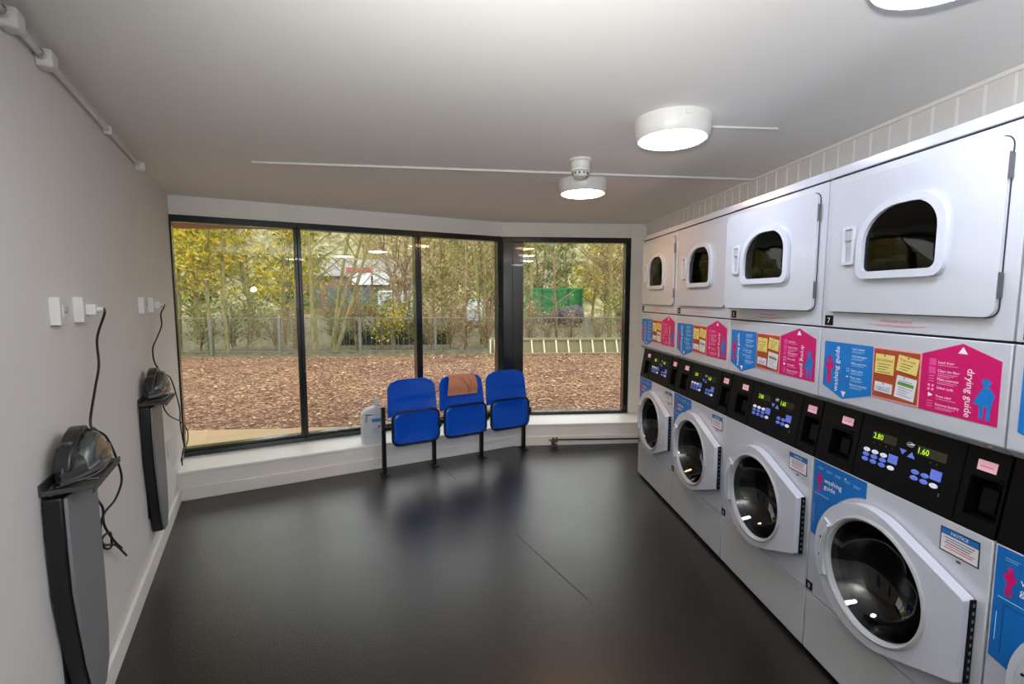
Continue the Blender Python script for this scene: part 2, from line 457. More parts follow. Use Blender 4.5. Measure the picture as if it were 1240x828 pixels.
# baseboards
w = MB(); w.prism([LP(-1.45, 0)[:2], LP(DF, 0)[:2], LP(DF, 0.018)[:2], LP(-1.45, 0.018)[:2]], 0, 0.1, 'boxing', axis='z'); struct('baseboard_left', w, bevel=0.004)
w = MB(); w.prism(plan_w(-0.012, 0.0), 0, 0.095, 'boxing', axis='z'); struct('baseboard_front_left', w, bevel=0.003)
w = MB(); w.prism(plan_f(-0.012, 0.0, 2.2), 0, 0.095, 'boxing', axis='z'); struct('baseboard_front_right', w, bevel=0.003)

# windows
FO0, FO1 = OH - 0.05, OH + 0.05          # depth of the frames
def window(n, frame_boxes, pane, loc, rot):
    mb = MB()
    for bx in frame_boxes: mb.box(*bx[:6], bx[6] if len(bx) > 6 else 'frame')
    o = put('window_%d' % n, mb.mesh('window_frame'), None, loc, rot, bevel=0.004); o['kind'] = 'structure'
    pm = MB(); x0, x1, z0, z1 = pane
    pm.add([(x0, 0, z0), (x1, 0, z0), (x1, 0, z1), (x0, 0, z1)], [(0, 1, 2, 3)], 'pane')
    put('pane', pm.mesh('window_pane', smooth=False), o)
    return o
org = WP(0, OH)[:2] + (0,)
def wframe(x0, x1, left, right):
    T, B = 2.078, 0.283
    return [(x0, x1, -0.05, 0.05, T, HEAD), (x0, x1, -0.05, 0.05, SILL, B - 0.022, 'frame2'), (x0, x1, -0.035, 0.05, B - 0.022, B),
            (x0, x0 + left, -0.05, 0.05, B, T), (x1 - right, x1, -0.05, 0.05, B, T)]
window(1, wframe(-0.567, 0.328, 0.012, 0.029), (-0.555, 0.299, 0.283, 2.078), org, ROT_W)
window(2, wframe(0.328, 1.388, 0.029, 0.03), (0.357, 1.358, 0.283, 2.078), org, ROT_W)
window(3, wframe(1.388, 2.26, 0.03, 0.01), (1.418, 2.25, 0.283, 2.078), org, ROT_W)
T, B = 2.075, 0.252
window(4, [(0.40, 1.695, -0.05, 0.05, T, HEAD), (0.40, 1.695, -0.05, 0.05, SILL, B), (0.40, 0.53, -0.05, 0.05, B, T), (1.638, 1.695, -0.05, 0.05, B, T)],
       (0.53, 1.638, B, T), (0, YR + OH, 0), 0)
# the corner post between windows 3 and 4
c0 = corner(FO0 - 0.01); c1 = corner(FO1)
w = MB()
w.prism([WP(2.24, FO0 - 0.005)[:2], WP(2.296, FO0 - 0.005)[:2], WP(2.315, FO1)[:2], WP(2.25, FO1)[:2]], SILL, HEAD, 'frame2', axis='z')
w.prism([(c0[0] - 0.005, c0[1] + 0.006), (0.42, YR + FO0 - 0.004), (0.42, YR + FO1), (c1[0], c1[1])], SILL, HEAD, 'frame', axis='z')
struct('trim_5', w, bevel=0.006)

# ================================================================== CEILING FITTINGS
def lamp_meshes(k):
    b = MB(); b.lathe([(0.10, 0.0), (0.166, 0.0), (0.168, -0.012), (0.164, -0.05), (0.157, -0.078), (0.150, -0.085), (0.142, -0.084), (0.142, -0.06)], 'white', n=48)
    b.box(-0.012, 0.012, -0.172, -0.155, -0.03, -0.012, 'white')
    d = MB(); d.lathe([(0.1425, -0.072), (0.1425, -0.082), (0.136, -0.089), (0.10, -0.095), (0.05, -0.098), (0.001, -0.099)], k, n=48)
    return b.mesh('lamp_base'), d.mesh('lamp_diffuser')
base_me, dif_cool = lamp_meshes('lamp_cool'); _, dif_warm = lamp_meshes('lamp_warm')
for (x, y, dm, lab) in ((1.035, 1.005, dif_cool, 'round white ceiling light cut off by the top edge, nearest the camera'),
                        (0.893, 2.138, dif_cool, 'round white ceiling light in mid ceiling with short cable trunking beside it'),
                        (0.748, 3.265, dif_warm, 'round warm ceiling light just beyond the smoke detector')):
    t = thing('ceiling_light', lab, 'ceiling light', (x, y, CEIL), 0, 'round ceiling lights')
    put('base', base_me, t); put('diffuser', dm, t)

t = thing('smoke_detector', 'white smoke detector hanging under the cable trunking on the ceiling', 'smoke detector', (0.618, 2.765, CEIL))
b = MB(); b.lathe([(0.03, 0), (0.064, 0), (0.066, -0.01), (0.054, -0.016), (0.052, -0.05), (0.056, -0.056), (0.054, -0.066), (0.04, -0.072)], 'white', n=32); put('body', b.mesh('detector_body'), t)
b = MB(); b.lathe([(0.040, -0.068), (0.042, -0.084), (0.03, -0.096), (0.001, -0.099)], 'white', n=24)
for k in range(10):
    a = 2 * PI * k / 10; b.box(0.0408 * math.cos(a) - 0.004, 0.0408 * math.cos(a) + 0.004, 0.0408 * math.sin(a) - 0.004, 0.0408 * math.sin(a) + 0.004, -0.084, -0.075, 'gap')
put('sensor_chamber', b.mesh('detector_chamber'), t)

tm = MB(); p0, p1 = Vector((-1.27, 2.945, 0)), Vector((XB, 3.10, 0)); d = (p1 - p0).normalized(); nrm = Vector((-d.y, d.x, 0)) * 0.014
tm.prism([(p0 - nrm).to_tuple()[:2], (p1 - nrm).to_tuple()[:2], (p1 + nrm).to_tuple()[:2], (p0 + nrm).to_tuple()[:2]], CEIL - 0.015, CEIL - 0.001, 'white', axis='z')
tag(put('cable_trunking', tm.mesh('cable_trunking'), bevel=0.003), 'long white cable trunking running across the ceiling to the panelled bulkhead', 'cable trunking')
tm = MB(); tm.box(1.055, 1.42, 2.180, 2.194, CEIL - 0.009, CEIL, 'white')
tag(put('cable_trunking', tm.mesh('short_trunking'), bevel=0.002), 'short thin white trunking leading from the middle ceiling light', 'cable trunking')

# conduit along the top of the left wall
t = thing('cable_conduit', 'white cable conduit with junction boxes along the top of the left wall', 'conduit', LP(0.8, 0.0, 2.236), ROT_L)
c = MB(); c.tube([(0.2, -0.016, 0), (1.2, -0.016, 0), (2.62, -0.016, 0)], 0.009, 'white', n=10); put('pipe', c.mesh('conduit_pipe'), t)
jb = MB(); jb.box(-0.028, 0.028, -0.042, 0, -0.030, 0.024, 'white'); jb.lathe([(0.014, -0.05), (0.014, -0.028)], 'white', axis='x', c=(0, -0.016, 0), n=12); jb.lathe([(0.014, 0.028), (0.014, 0.06)], 'white', axis='x', c=(0, -0.016, 0), n=12)
jbm = jb.mesh('junction_box')
for x in (1.02, 1.265): put('junction_box', jbm, t, (x, 0, 0), bevel=0.006)
eb = MB(); eb.lathe([(0.001, -0.045), (0.024, -0.044), (0.028, -0.035), (0.028, 0.0)], 'white', axis='y', n=24); put('end_box', eb.mesh('conduit_end_box'), t, (2.635, 0, 0))
cl = MB(); cl.box(-0.012, 0.012, -0.032, 0, -0.018, 0.018, 'white'); put('clip', cl.mesh('conduit_clip'), t, (1.985, 0, 0), bevel=0.004); 

# ================================================================== MACHINES
DEPTH = 0.72
CX, CZ, RD = 0.327, 0.531, 0.240           # centre and radius of the washer door
EPS = 0.0012
def FIG(mb, x, z, h, y, k, skirt=False):
    """A plain standing figure sign, feet at (x, z), height h."""
    mb.disc(x, z + h * 0.89, h * 0.105, y, k, 18)
    if skirt:
        mb.face([(x - .07 * h, z + .77 * h), (x + .10 * h, z + .77 * h), (x + .22 * h, z + .60 * h), (x + .17 * h, z + .50 * h), (x + .16 * h, z + .30 * h), (x - .27 * h, z + .33 * h), (x - .20 * h, z + .52 * h)], y, k)
        mb.rect(x - .12 * h, x - .02 * h, z, z + .34 * h, y - 2e-5, k); mb.rect(x + .05 * h, x + .14 * h, z - .02 * h, z + .34 * h, y - 2e-5, k)
    else:
        mb.face([(x - .10 * h, z + .78 * h), (x + .10 * h, z + .78 * h), (x + .20 * h, z + .68 * h), (x + .18 * h, z + .52 * h), (x + .08 * h, z + .50 * h), (x + .07 * h, z + .34 * h), (x - .09 * h, z + .34 * h), (x - .10 * h, z + .52 * h), (x - .20 * h, z + .58 * h), (x - .18 * h, z + .70 * h)], y, k)
        mb.face([(x - .09 * h, z + .36 * h), (x - .005 * h, z + .36 * h), (x - .03 * h, z), (x - .13 * h, z)], y - 2e-5, k)
        mb.face([(x + .0 * h, z + .36 * h), (x + .08 * h, z + .36 * h), (x + .10 * h, z), (x + .01 * h, z)], y - 2e-5, k)

# --- shared dryer meshes
def dwindow(x0, x1, z0, z1, rb, rtx, rtz, n=8):
    return (arc(x1 - rtx * 0.82, z1 - rtz * 0.85, rtx * 0.82, 0, 90, n, rtz * 0.85) + arc(x0 + rtx * 1.3, z1 - rtz * 1.1, rtx * 1.3, 90, 180, n, rtz * 1.1)
            + arc(x0 + rb, z0 + rb, rb, 180, 270, 4) + arc(x1 - rb, z0 + rb, rb, 270, 360, 4))
DZ0, DZ1, PZ = 1.381, 1.944, 1.374
DME = {}
b = MB()
b.prism([(0.003, DZ0), (0.680, DZ0), (0.680, DZ1), (0.003, DZ1)], 0.0, 0.02, 'enamel', holes=[rrect(0.075, 0.61, 1.475, 1.88, 0.05)])
for x0 in (0.003, 0.66): b.box(x0, x0 + 0.02, 0.02, DEPTH, DZ0, DZ1, 'enamel')
b.box(0.023, 0.66, DEPTH - 0.02, DEPTH, DZ0, DZ1, 'gap'); b.box(0.023, 0.66, 0.02, DEPTH, DZ0, DZ0 + 0.02, 'gap'); b.box(0.023, 0.66, 0.02, DEPTH, DZ1 - 0.02, DZ1, 'gap')
b.lathe([(0.19, 0.03), (0.26, 0.06), (0.265, 0.45), (0.001, 0.46)], 'drum', axis='y', c=(0.342, 0, 1.665), n=40)
for k in range(3):
    a = 0.9 + k * 2 * PI / 3; b.tube([(0.342 + 0.24 * math.cos(a), 0.08, 1.665 + 0.24 * math.sin(a)), (0.342 + 0.24 * math.cos(a), 0.45, 1.665 + 0.24 * math.sin(a))], 0.035, 'drum', n=8)
DME['cabinet'] = b.mesh('dryer_cabinet')
b = MB(); b.box(0.001, 0.682, -0.004, DEPTH, 1.950, 1.985, 'enamel'); b.box(0.004, 0.679, 0.006, DEPTH - 0.01, 1.944, 1.950, 'gap'); DME['top'] = b.mesh('dryer_top')
b = MB(); b.prism([(0.0, PZ), (0.0, 1.100), (0.028, 1.0785), (0.05, 1.0785), (0.05, PZ)], 0.003, 0.680, 'enamel', axis='x')
b.box(0.004, 0.679, 0.006, 0.05, PZ, DZ0, 'gap')
for x0 in (0.003, 0.66): b.box(x0, x0 + 0.02, 0.05, DEPTH, 1.0785, PZ, 'enamel')
b.add([(0.0035, 0.0012 - 0.002, 1.099), (0.6795, 0.0012 - 0.002, 1.099), (0.6795, 0.0275, 1.0775), (0.0035, 0.0275, 1.0775)], [(0, 3, 2, 1)], 'lip')
for x in (0.045, 0.64): b.lathe([(0.007, 0.0), (0.007, -0.004), (0.001, -0.005)], 'steel', axis='y', c=(x, 0.012, 1.089), n=12)
DME['panel'] = b.mesh('dryer_lower_panel')
HX = 0.64
def hx(p): return (p[0] - HX, p[1], p[2])
b = MB()
win_o = dwindow(0.190, 0.490, 1.570, 1.806, 0.03, 0.115, 0.115)
b.prism(rrect(0.038, HX, 1.440, 1.913, 0.028), -0.014, -0.002, 'enamel', holes=[win_o])
b.prism(rrect(0.0355, HX + 0.0025, 1.4375, 1.9155, 0.03), -0.003, -0.0005, 'gap', holes=[win_o]); DME['door'] = b.mesh('dryer_door', hx)
b = MB(); b.prism(dwindow(0.180, 0.502, 1.558, 1.818, 0.04, 0.125, 0.125), -0.028, -0.0142, 'ring', holes=[dwindow(0.206, 0.476, 1.583, 1.795, 0.022, 0.105, 0.105)]); DME['bezel'] = b.mesh('window_bezel', hx)
b = MB(); g = dwindow(0.205, 0.477, 1.582, 1.796, 0.022, 0.105, 0.105); gc = (0.341, 1.69)
rg = [[(gc[0] + (p[0] - gc[0]) * s, yy, gc[1] + (p[1] - gc[1]) * s) for p in g] for s, yy in ((1.0, -0.016), (0.85, -0.018), (0.5, -0.020), (0.02, -0.021))]
b.loft(rg, 'dryer_glass', cap=False); DME['glass'] = b.mesh('dryer_glass', hx)
b = MB()
b.prism(rrect(0.108, 0.162, 1.612, 1.752, 0.008, 3), -0.024, -0.0142, 'ring', holes=[rrect(0.118, 0.152, 1.624, 1.740, 0.004, 2)])
b.rect(0.118, 0.152, 1.624, 1.740, -0.0150, 'grey'); b.box(0.119, 0.151, -0.021, -0.0150, 1.70, 1.735, 'grey'); DME['handle'] = b.mesh('dryer_handle', hx)
b = MB(); b.box(-0.002, 0.003, -0.012, -0.002, -0.032, 0.032, 'hinge'); b.tube([(0.001, -0.013, -0.035), (0.001, -0.013, 0.035)], 0.0026, 'hinge', n=8); DME['hinge'] = b.mesh('dryer_hinge')

# --- printed signs on the dryer's lower panel
Y0 = -EPS
def bars(mb, x, z, w, n, k, y, dz=0.0045, th=0.0016):
    for i in range(n): mb.rect(x, x + w * (0.95, 0.8, 0.6)[i % 3], z - i * dz, z - i * dz + th, y, k)
b = MB()
b.prism([(0.027, 1.324), (0.254, 1.324), (0.258, 1.151), (0.130, 1.112), (0.027, 1.151)], Y0, 0, 'blue')
y1 = Y0 - 0.0003
FIG(b, 0.058, 1.163, 0.108, y1, 'pink')
b.text('washing guide', 0.104, 1.136, 0.031, y1, 'txt', rot=PI / 2)
b.face([(0.122, 1.142), (0.146, 1.142), (0.134, 1.119)], y1, 'txt')
for i, s in enumerate(('Load washer', 'Add detergent', 'Make payment', 'Select cycle', 'Press start', 'Remove laundry')):
    z = 1.303 - i * 0.0265
    b.text(s, 0.163, z, 0.0115, y1, 'txt'); bars(b, 0.163, z - 0.006, 0.06, 2 if i != 2 else 1, 'txt2', y1)
    if i == 4: b.face([(0.143, z), (0.155, z + 0.004), (0.143, z + 0.008)], y1, 'txt')
    elif i == 3:
        for q in range(4): b.rect(0.142 + 0.008 * (q % 2), 0.147 + 0.008 * (q % 2), z - 0.004 + 0.009 * (q // 2), z + 0.001 + 0.009 * (q // 2), y1, 'txt2')
DME['wash_sign'] = b.mesh('washing_guide_sign', smooth=False)
b = MB()
b.prism([(0.437, 1.322), (0.557, 1.363), (0.660, 1.325), (0.662, 1.149), (0.437, 1.149)], Y0, 0, 'pink')
b.face([(0.545, 1.334), (0.572, 1.334), (0.5585, 1.354)], y1, 'txt')
FIG(b, 0.627, 1.162, 0.112, y1, 'blue', skirt=True)
b.text('drying guide', 0.575, 1.294, 0.0285, y1, 'txt', rot=-PI / 2)
for i, s in enumerate(('Load dryer', 'Clean lint filter', 'Make payment', 'Select cycle', 'Press start', 'Remove laundry')):
    z = 1.298 - i * 0.0255
    b.text(s, 0.490, z, 0.0108, y1, 'txt'); bars(b, 0.490, z - 0.006, 0.062, (1, 3, 2, 0, 1, 2)[i], 'txt3', y1)
    if i < 2: b.rect(0.462, 0.483, z - 0.008, z + 0.013, y1, 'pinkl')
    elif i == 3:
        for q in range(4): b.rect(0.462 + 0.012 * (q % 2), 0.469 + 0.012 * (q % 2), z - 0.008 + 0.012 * (q // 2), z - 0.001 + 0.012 * (q // 2), y1, 'txt3')
    elif i == 4: b.face([(0.465, z - 0.003), (0.480, z + 0.004), (0.465, z + 0.011)], y1, 'txt')
    else:
        for q in range(3): b.rect(0.463, 0.481, z - 0.006 + 0.008 * q, z - 0.0045 + 0.008 * q, y1, 'txt3')
DME['dry_sign'] = b.mesh('drying_guide_sign', smooth=False)
b = MB()
b.prism([(0.2575, 1.3235), (0.436, 1.322), (0.436, 1.151), (0.2605, 1.151)], Y0 - 0.001, 0, 'corkf')
b.face([(0.262, 1.319), (0.432, 1.318), (0.432, 1.155), (0.264, 1.155)], Y0 - 0.0013, 'cork'); DME['board'] = b.mesh('notice_board', smooth=False)
def note_mesh(name, x0, x1, z0, z1, tilt, k, fn):
    b = MB(); cx, cz = (x0 + x1) / 2, (z0 + z1) / 2
    b.box(x0, x1, -0.0012, 0, z0, z1, k); fn(b, x0, x1, z0, z1, -0.0015)
    c_, s_ = math.cos(tilt), math.sin(tilt)
    return b.mesh(name, lambda p: (cx + (p[0] - cx) * c_ - (p[2] - cz) * s_, p[1] + Y0 - 0.0015, cz + (p[0] - cx) * s_ + (p[2] - cz) * c_), smooth=False)
def n1(b, x0, x1, z0, z1, y):
    b.text('NO DYEING', (x0 + x1) / 2, z1 - 0.024, 0.0115, y, 'ink', align='c'); bars(b, x0 + 0.01, z1 - 0.034, 0.055, 4, 'ink', y, 0.009, 0.002)
    b.disc((x0 + x1) / 2, z1 - 0.004, 0.003, y, 'ink', 8)
def n2(b, x0, x1, z0, z1, y):
    b.text('Help a mate', (x0 + x1) / 2, z1 - 0.017, 0.0115, y, 'ink', align='c'); bars(b, x0 + 0.014, z1 - 0.027, 0.045, 3, 'ink', y, 0.009, 0.002)
    b.disc((x0 + x1) / 2, z1 - 0.004, 0.003, y, 'ink', 8)
def n3(b, x0, x1, z0, z1, y):
    b.text('CIRCUIT', (x0 + x1) / 2, z1 - 0.024, 0.015, y, 'inkb', align='c'); bars(b, x0 + 0.012, z0 + 0.006, 0.05, 1, 'inkb', y)
    b.disc((x0 + x1) / 2, z1 - 0.003, 0.0028, y, 'inkb', 8)
def n4(b, x0, x1, z0, z1, y):
    b.rect(x0 + 0.006, x1 - 0.006, z0 + 0.042, z0 + 0.053, y, 'green'); bars(b, x0 + 0.01, z1 - 0.016, 0.05, 2, 'inkb', y, 0.007); bars(b, x0 + 0.01, z0 + 0.034, 0.055, 4, 'inkb', y, 0.008)
    b.disc((x0 + x1) / 2 - 0.008, z1 - 0.004, 0.003, y, 'inkr', 8)
NOTES = [(note_mesh('note', 0.270, 0.343, 1.236, 1.302, -0.02, 'note', n1), 'yellow note headed NO DYEING'),
         (note_mesh('note', 0.355, 0.428, 1.252, 1.304, -0.13, 'note', n2), 'tilted yellow note in the top corner'),
         (note_mesh('note', 0.273, 0.341, 1.173, 1.206, -0.04, 'paper', n3), 'small white card with blue lettering'),
         (note_mesh('note', 0.354, 0.424, 1.166, 1.238, -0.10, 'paper', n4), 'white note with a green bar')]
b = MB(); b.text('IMPORTANT NOTICE', 0.335, 1.4095, 0.0125, Y0, 'inkr', align='c'); bars(b, 0.222, 1.401, 0.23, 1, 'inkr', Y0, th=0.0012); bars(b, 0.262, 1.3975, 0.13, 1, 'inkr', Y0, th=0.001)
DME['notice'] = b.mesh('printed_notice', smooth=False)
def number_mesh(s, x0, x1, z0, z1):
    b = MB(); b.box(x0, x1, -0.002, 0, z0, z1, 'black'); b.text(s, (x0 + x1) / 2, z0 + (z1 - z0) * 0.22, (z1 - z0) * 0.78, -0.0024, 'txt', align='c'); return b.mesh('number_plate', smooth=False)

# --- shared washer meshes
WME = {}
b = MB()
for x0 in (0.003, 0.660): b.box(x0, x0 + 0.02, 0.012, DEPTH, 0.015, 0.842, 'enamel2'); b.box(x0, x0 + 0.02, 0.06, DEPTH, 0.842, 1.07, 'enamel2')
b.box(0.023, 0.66, DEPTH - 0.02, DEPTH, 0.015, 1.07, 'enamel2'); b.box(0.023, 0.66, 0.02, DEPTH, 0.015, 0.04, 'gap')
b.box(0.02, 0.663, 0.03, DEPTH - 0.05, 0.0, 0.015, 'gap'); b.box(0.004, 0.679, 0.012, 0.02, 0.262, 0.278, 'gap')
WME['cabinet'] = b.mesh('washer_cabinet')
b = MB(); b.prism([(0.003, 0.272), (0.680, 0.272), (0.680, 0.842), (0.003, 0.842)], 0.0, 0.012, 'enamel', holes=[arc(CX + 0.02, CZ, 0.205, 0, 352.5, 47)]); WME['front'] = b.mesh('washer_front')
b = MB(); b.box(0.003, 0.680, 0.0, 0.012, 0.018, 0.268, 'enamel2'); WME['lower'] = b.mesh('washer_lower_panel')
b = MB(); b.lathe([(0.205, 0.012), (0.22, 0.05), (0.225, 0.10), (0.24, 0.12), (0.245, 0.42), (0.001, 0.43)], 'drum', axis='y', c=(CX + 0.02, 0, CZ), n=48)
for k in range(3):
    a = 0.6 + k * 2 * PI / 3; b.tube([(CX + 0.02 + 0.225 * math.cos(a), 0.13, CZ + 0.225 * math.sin(a)), (CX + 0.02 + 0.225 * math.cos(a), 0.42, CZ + 0.225 * math.sin(a))], 0.035, 'drum', n=10)
WME['drum'] = b.mesh('washer_drum')
# door: a ring with a wedge running out to the hinge
hxr, hz0, hz1 = 0.652, CZ - 0.124, CZ + 0.129
def tangent(px, pz, up):
    dx, dz = px - CX, pz - CZ; d = math.hypot(dx, dz); base = math.degrees(math.atan2(dz, dx)); k = math.degrees(math.acos(RD / d))
    return base + k if up else base - k
a0 = tangent(hxr - 0.004, hz1, True); a1 = tangent(hxr - 0.004, hz0, False)
outl = arc(CX, CZ, RD, a0, 360 + a1, 52) + [(hxr - 0.006, hz0), (hxr, hz0 + 0.006), (hxr, hz1 - 0.006), (hxr - 0.006, hz1)]
b = MB(); b.prism(outl, -0.042, -0.004, 'ring', holes=[arc(CX + 0.022, CZ, 0.206, 0, 354, 59)])
WME['door'] = b.mesh('washer_door')
b = MB(); b.lathe([(0.2065, -0.025), (0.2065, -0.046), (0.199, -0.050), (0.192, -0.045), (0.187, -0.025), (0.187, -0.008)], 'grey', axis='y', c=(CX + 0.022, 0, CZ), n=60); WME['rim'] = b.mesh('door_rim')
b = MB(); b.lathe([(0.187, -0.032), (0.184, -0.025), (0.172, 0.0), (0.150, 0.045), (0.11, 0.075), (0.06, 0.09), (0.001, 0.095)], 'door_glass', axis='y', c=(CX + 0.022, 0, CZ), n=60); WME['glass'] = b.mesh('door_glass')
b = MB()
b.prism(arc(CX + 0.022, CZ, 0.240, 150, 207, 14) + arc(CX + 0.022, CZ, 0.203, 207, 150, 14), -0.049, -0.040, 'grip')
b.prism(arc(CX + 0.022, CZ, 0.213, 150, 207, 14) + arc(CX + 0.022, CZ, 0.203, 207, 150, 14), -0.060, -0.049, 'ring')
for a in (150, 207): b.tube([(CX + 0.022 + q * math.cos(math.radians(a)), -0.049, CZ + q * math.sin(math.radians(a))) for q in (0.205, 0.242)], 0.004, 'ring', n=6)
b.prism(arc(CX + 0.022, CZ, 0.2075, 160, 198, 10) + arc(CX + 0.022, CZ, 0.198, 198, 160, 10), -0.0612, -0.059, 'grey')
for a in (170, 188): b.lathe([(0.004, 0.0), (0.004, -0.003), (0.0005, -0.003)], 'black', axis='y', c=(CX + 0.022 + 0.225 * math.cos(math.radians(a)), -0.0492, CZ + 0.225 * math.sin(math.radians(a))), n=8)
WME['grip'] = b.mesh('door_grip')
b = MB(); b.box(hxr, hxr + 0.005, -0.020, -0.004, hz0 + 0.004, hz1 - 0.002, 'black')
for i in range(10):
    z = hz0 + 0.02 + i * 0.0235; b.box(hxr + 0.0045, hxr + 0.006, -0.015, -0.009, z, z + 0.010, 'steel')
WME['hinge'] = b.mesh('washer_hinge')

# control panel: built upright, then leaned back
SL = 0.036 / 0.234
def lean(p): return (p[0], p[1] + (p[2] - 0.843) * SL, p[2])
slots = [(0.066, 0.172, 0.878, 0.984), (0.588, 0.674, 0.878, 0.994)]
b = MB()
b.prism([(0.004, 0.843), (0.679, 0.843), (0.679, 1.077), (0.004, 1.077)], 0.0, 0.012, 'black', holes=[rrect(*s, 0.006, 2) for s in slots])
for (xa, xb) in ((0.192, 0.196), (0.562, 0.566)): b.box(xa, xb, -0.002, 0.0, 0.85, 1.07, 'black2')
b.box(0.022, 0.66, 0.012, 0.05, 0.843, 0.86, 'black')
yk = -0.0022
for i in range(3):
    for j in range(3):
        b.lathe([(0.0115, 0.0), (0.0115, yk), (0.001, yk - 0.0005)], 'keyw' if j == 0 else 'key', axis='y', c=(0, 0, 0), n=14)
        n0 = len(b.v) - 42
        for q in range(n0, len(b.v)):
            p = b.v[q]; b.v[q] = (0.239 + 0.0345 * i + p[0] * 1.15, p[1], 0.953 - 0.017 * j + p[2] * 0.62)
def oval(x, z, k):
    b.lathe([(0.0115, 0.0), (0.0115, yk), (0.001, yk - 0.0005)], k, axis='y', n=14)
    for q in range(len(b.v) - 42, len(b.v)):
        p = b.v[q]; b.v[q] = (x + p[0] * 1.15, p[1], z + p[2] * 0.62)
b.box(0.328, 0.362, yk, 0, 0.937, 0.965, 'key'); oval(0.343, 0.921, 'keyw')
for i in range(2):
    for j in range(2): oval(0.429 + 0.033 * i, 0.939 - 0.019 * j, 'key')
b.box(0.478, 0.512, yk, 0, 0.937, 0.967, 'key'); oval(0.494, 0.920, 'keyw')
b.face([(0.362, 0.996), (0.388, 0.996), (0.375, 0.978)], yk, 'key'); b.face([(0.392, 0.977), (0.420, 0.977), (0.406, 0.996)], yk, 'key')
b.disc(0.394, 1.017, 0.013, -0.0004, 'grey', 18, 0.008); b.disc(0.394, 1.017, 0.011, -0.0006, 'black', 18, 0.006); b.face([(0.382, 1.014), (0.400, 1.016), (0.412, 1.022), (0.398, 1.021)], -0.0008, 'txt')
for i in range(4): b.disc(0.262 + 0.024 * i, 0.984, 0.0035, -0.0005, 'ledoff', 8)
for i in range(2): b.disc(0.470 + 0.02 * i, 0.984, 0.0035, -0.0005, 'ledoff', 8)
b.text('S', 0.512, 0.895, 0.012, -0.0005, 'grey')
WME['control'] = b.mesh('control_panel', lean)
for nm, x, s in (('display_a', 0.255, '2.80'), ('display_b', 0.425, '1.60')):
    b = MB(); b.rect(x - 0.006, x + 0.09, 0.995, 1.024, -0.0004, 'ledoff'); b.text(s, x, 1.0, 0.027, -0.0010, 'led', sx=0.85); WME[nm] = b.mesh('display', lean, smooth=False)
SL_ME = []
for (x0, x1, z0, z1) in slots:
    b = MB()
    b.box(x0, x1, 0.045, 0.05, z0, z1, 'black2'); b.box(x0, x0 + 0.003, 0.003, 0.045, z0, z1, 'black2'); b.box(x1 - 0.003, x1, 0.003, 0.045, z0, z1, 'black2')
    b.box(x0 + 0.003, x1 - 0.003, 0.003, 0.045, z0, z0 + 0.003, 'black2'); b.box(x0 + 0.003, x1 - 0.003, 0.003, 0.045, z1 - 0.003, z1, 'black2')
    b.box((x0 + x1) / 2 - 0.02, (x0 + x1) / 2 + 0.02, 0.02, 0.045, z0 + 0.02, z1 - 0.03, 'black')
    b.box(x0 + 0.01, x1 - 0.006, -0.006, 0.0, z1 + 0.006, z1 + 0.011, 'black2'); SL_ME.append(b.mesh('coin_slot', lean))
PL_ME = []
for (x0, x1, z0, z1) in ((0.106, 0.158, 1.013, 1.041), (0.600, 0.650, 1.013, 1.042)):
    b = MB(); b.box(x0, x1, -0.001, 0.0, z0, z1, 'price'); b.rect(x0 + 0.008, x1 - 0.008, z0 + 0.012, z0 + 0.014, -0.0013, 'inkr'); PL_ME.append(b.mesh('price_label', lean, smooth=False))
b = MB(); b.prism([(0.539, 0.745), (0.651, 0.745), (0.649, 0.820), (0.539, 0.818)], Y0, 0, 'gap')
b.rect(0.5425, 0.6475, 0.749, 0.798, y1, 'paper'); b.rect(0.5425, 0.6475, 0.800, 0.816, y1, 'blue2'); b.text('NOTICE', 0.595, 0.803, 0.0135, y1 - 0.0003, 'txt', align='c')
for i in range(5): b.rect(0.553 + 0.004 * (i % 2), 0.638 - 0.006 * (i % 3), 0.789 - i * 0.0075, 0.7915 - i * 0.0075, y1 - 0.0003, 'ink' if i < 3 else 'inkr')
b.disc(0.597, 0.734, 0.008, y1, 'ink', 12, 0.004)
WME['warning'] = b.mesh('warning_sticker', smooth=False)
def guide(big=True):
    b = MB(); R = RD + 0.016
    if big: arcp = [p for p in arc(CX, CZ, R, 105, 178, 20)]; xr, zr = 0.268, arcp[0][1]
    else: arcp = [p for p in arc(CX, CZ, R, 112, 178, 20)]; xr, zr = arcp[0][0], arcp[0][1]
    pts = [(0.009, 0.839), (xr, 0.839), (xr, zr)] + [p for p in arcp if p[0] < xr and p[1] > 0.531 and p[0] > 0.066] + [(0.062, 0.520), (0.010, 0.531)]
    b.prism(pts, Y0, 0, 'blue2')
    FIG(b, 0.044, 0.716, 0.078, y1, 'pink'); b.text('washing', 0.068, 0.762, 0.028, y1, 'txt'); b.text('guide', 0.068, 0.737, 0.028, y1, 'txt')
    for i in range(5): bars(b, 0.030 + 0.045 * i, 0.815 - 0.002 * i, 0.036, 2, 'txt2', y1, 0.006)
    b.rect(0.02, 0.10, 0.703, 0.7055, y1, 'txt2'); b.rect(0.035, 0.115, 0.688, 0.691, y1, 'navy'); b.rect(0.035, 0.038, 0.553, 0.691, y1, 'navy'); b.rect(0.02, 0.022, 0.58, 0.66, y1, 'txt2')
    b.face([(0.170, 0.812), (0.177, 0.816), (0.170, 0.820)], y1, 'txt')
    return b.mesh('washing_guide_sticker', smooth=False)
GUIDE = guide()

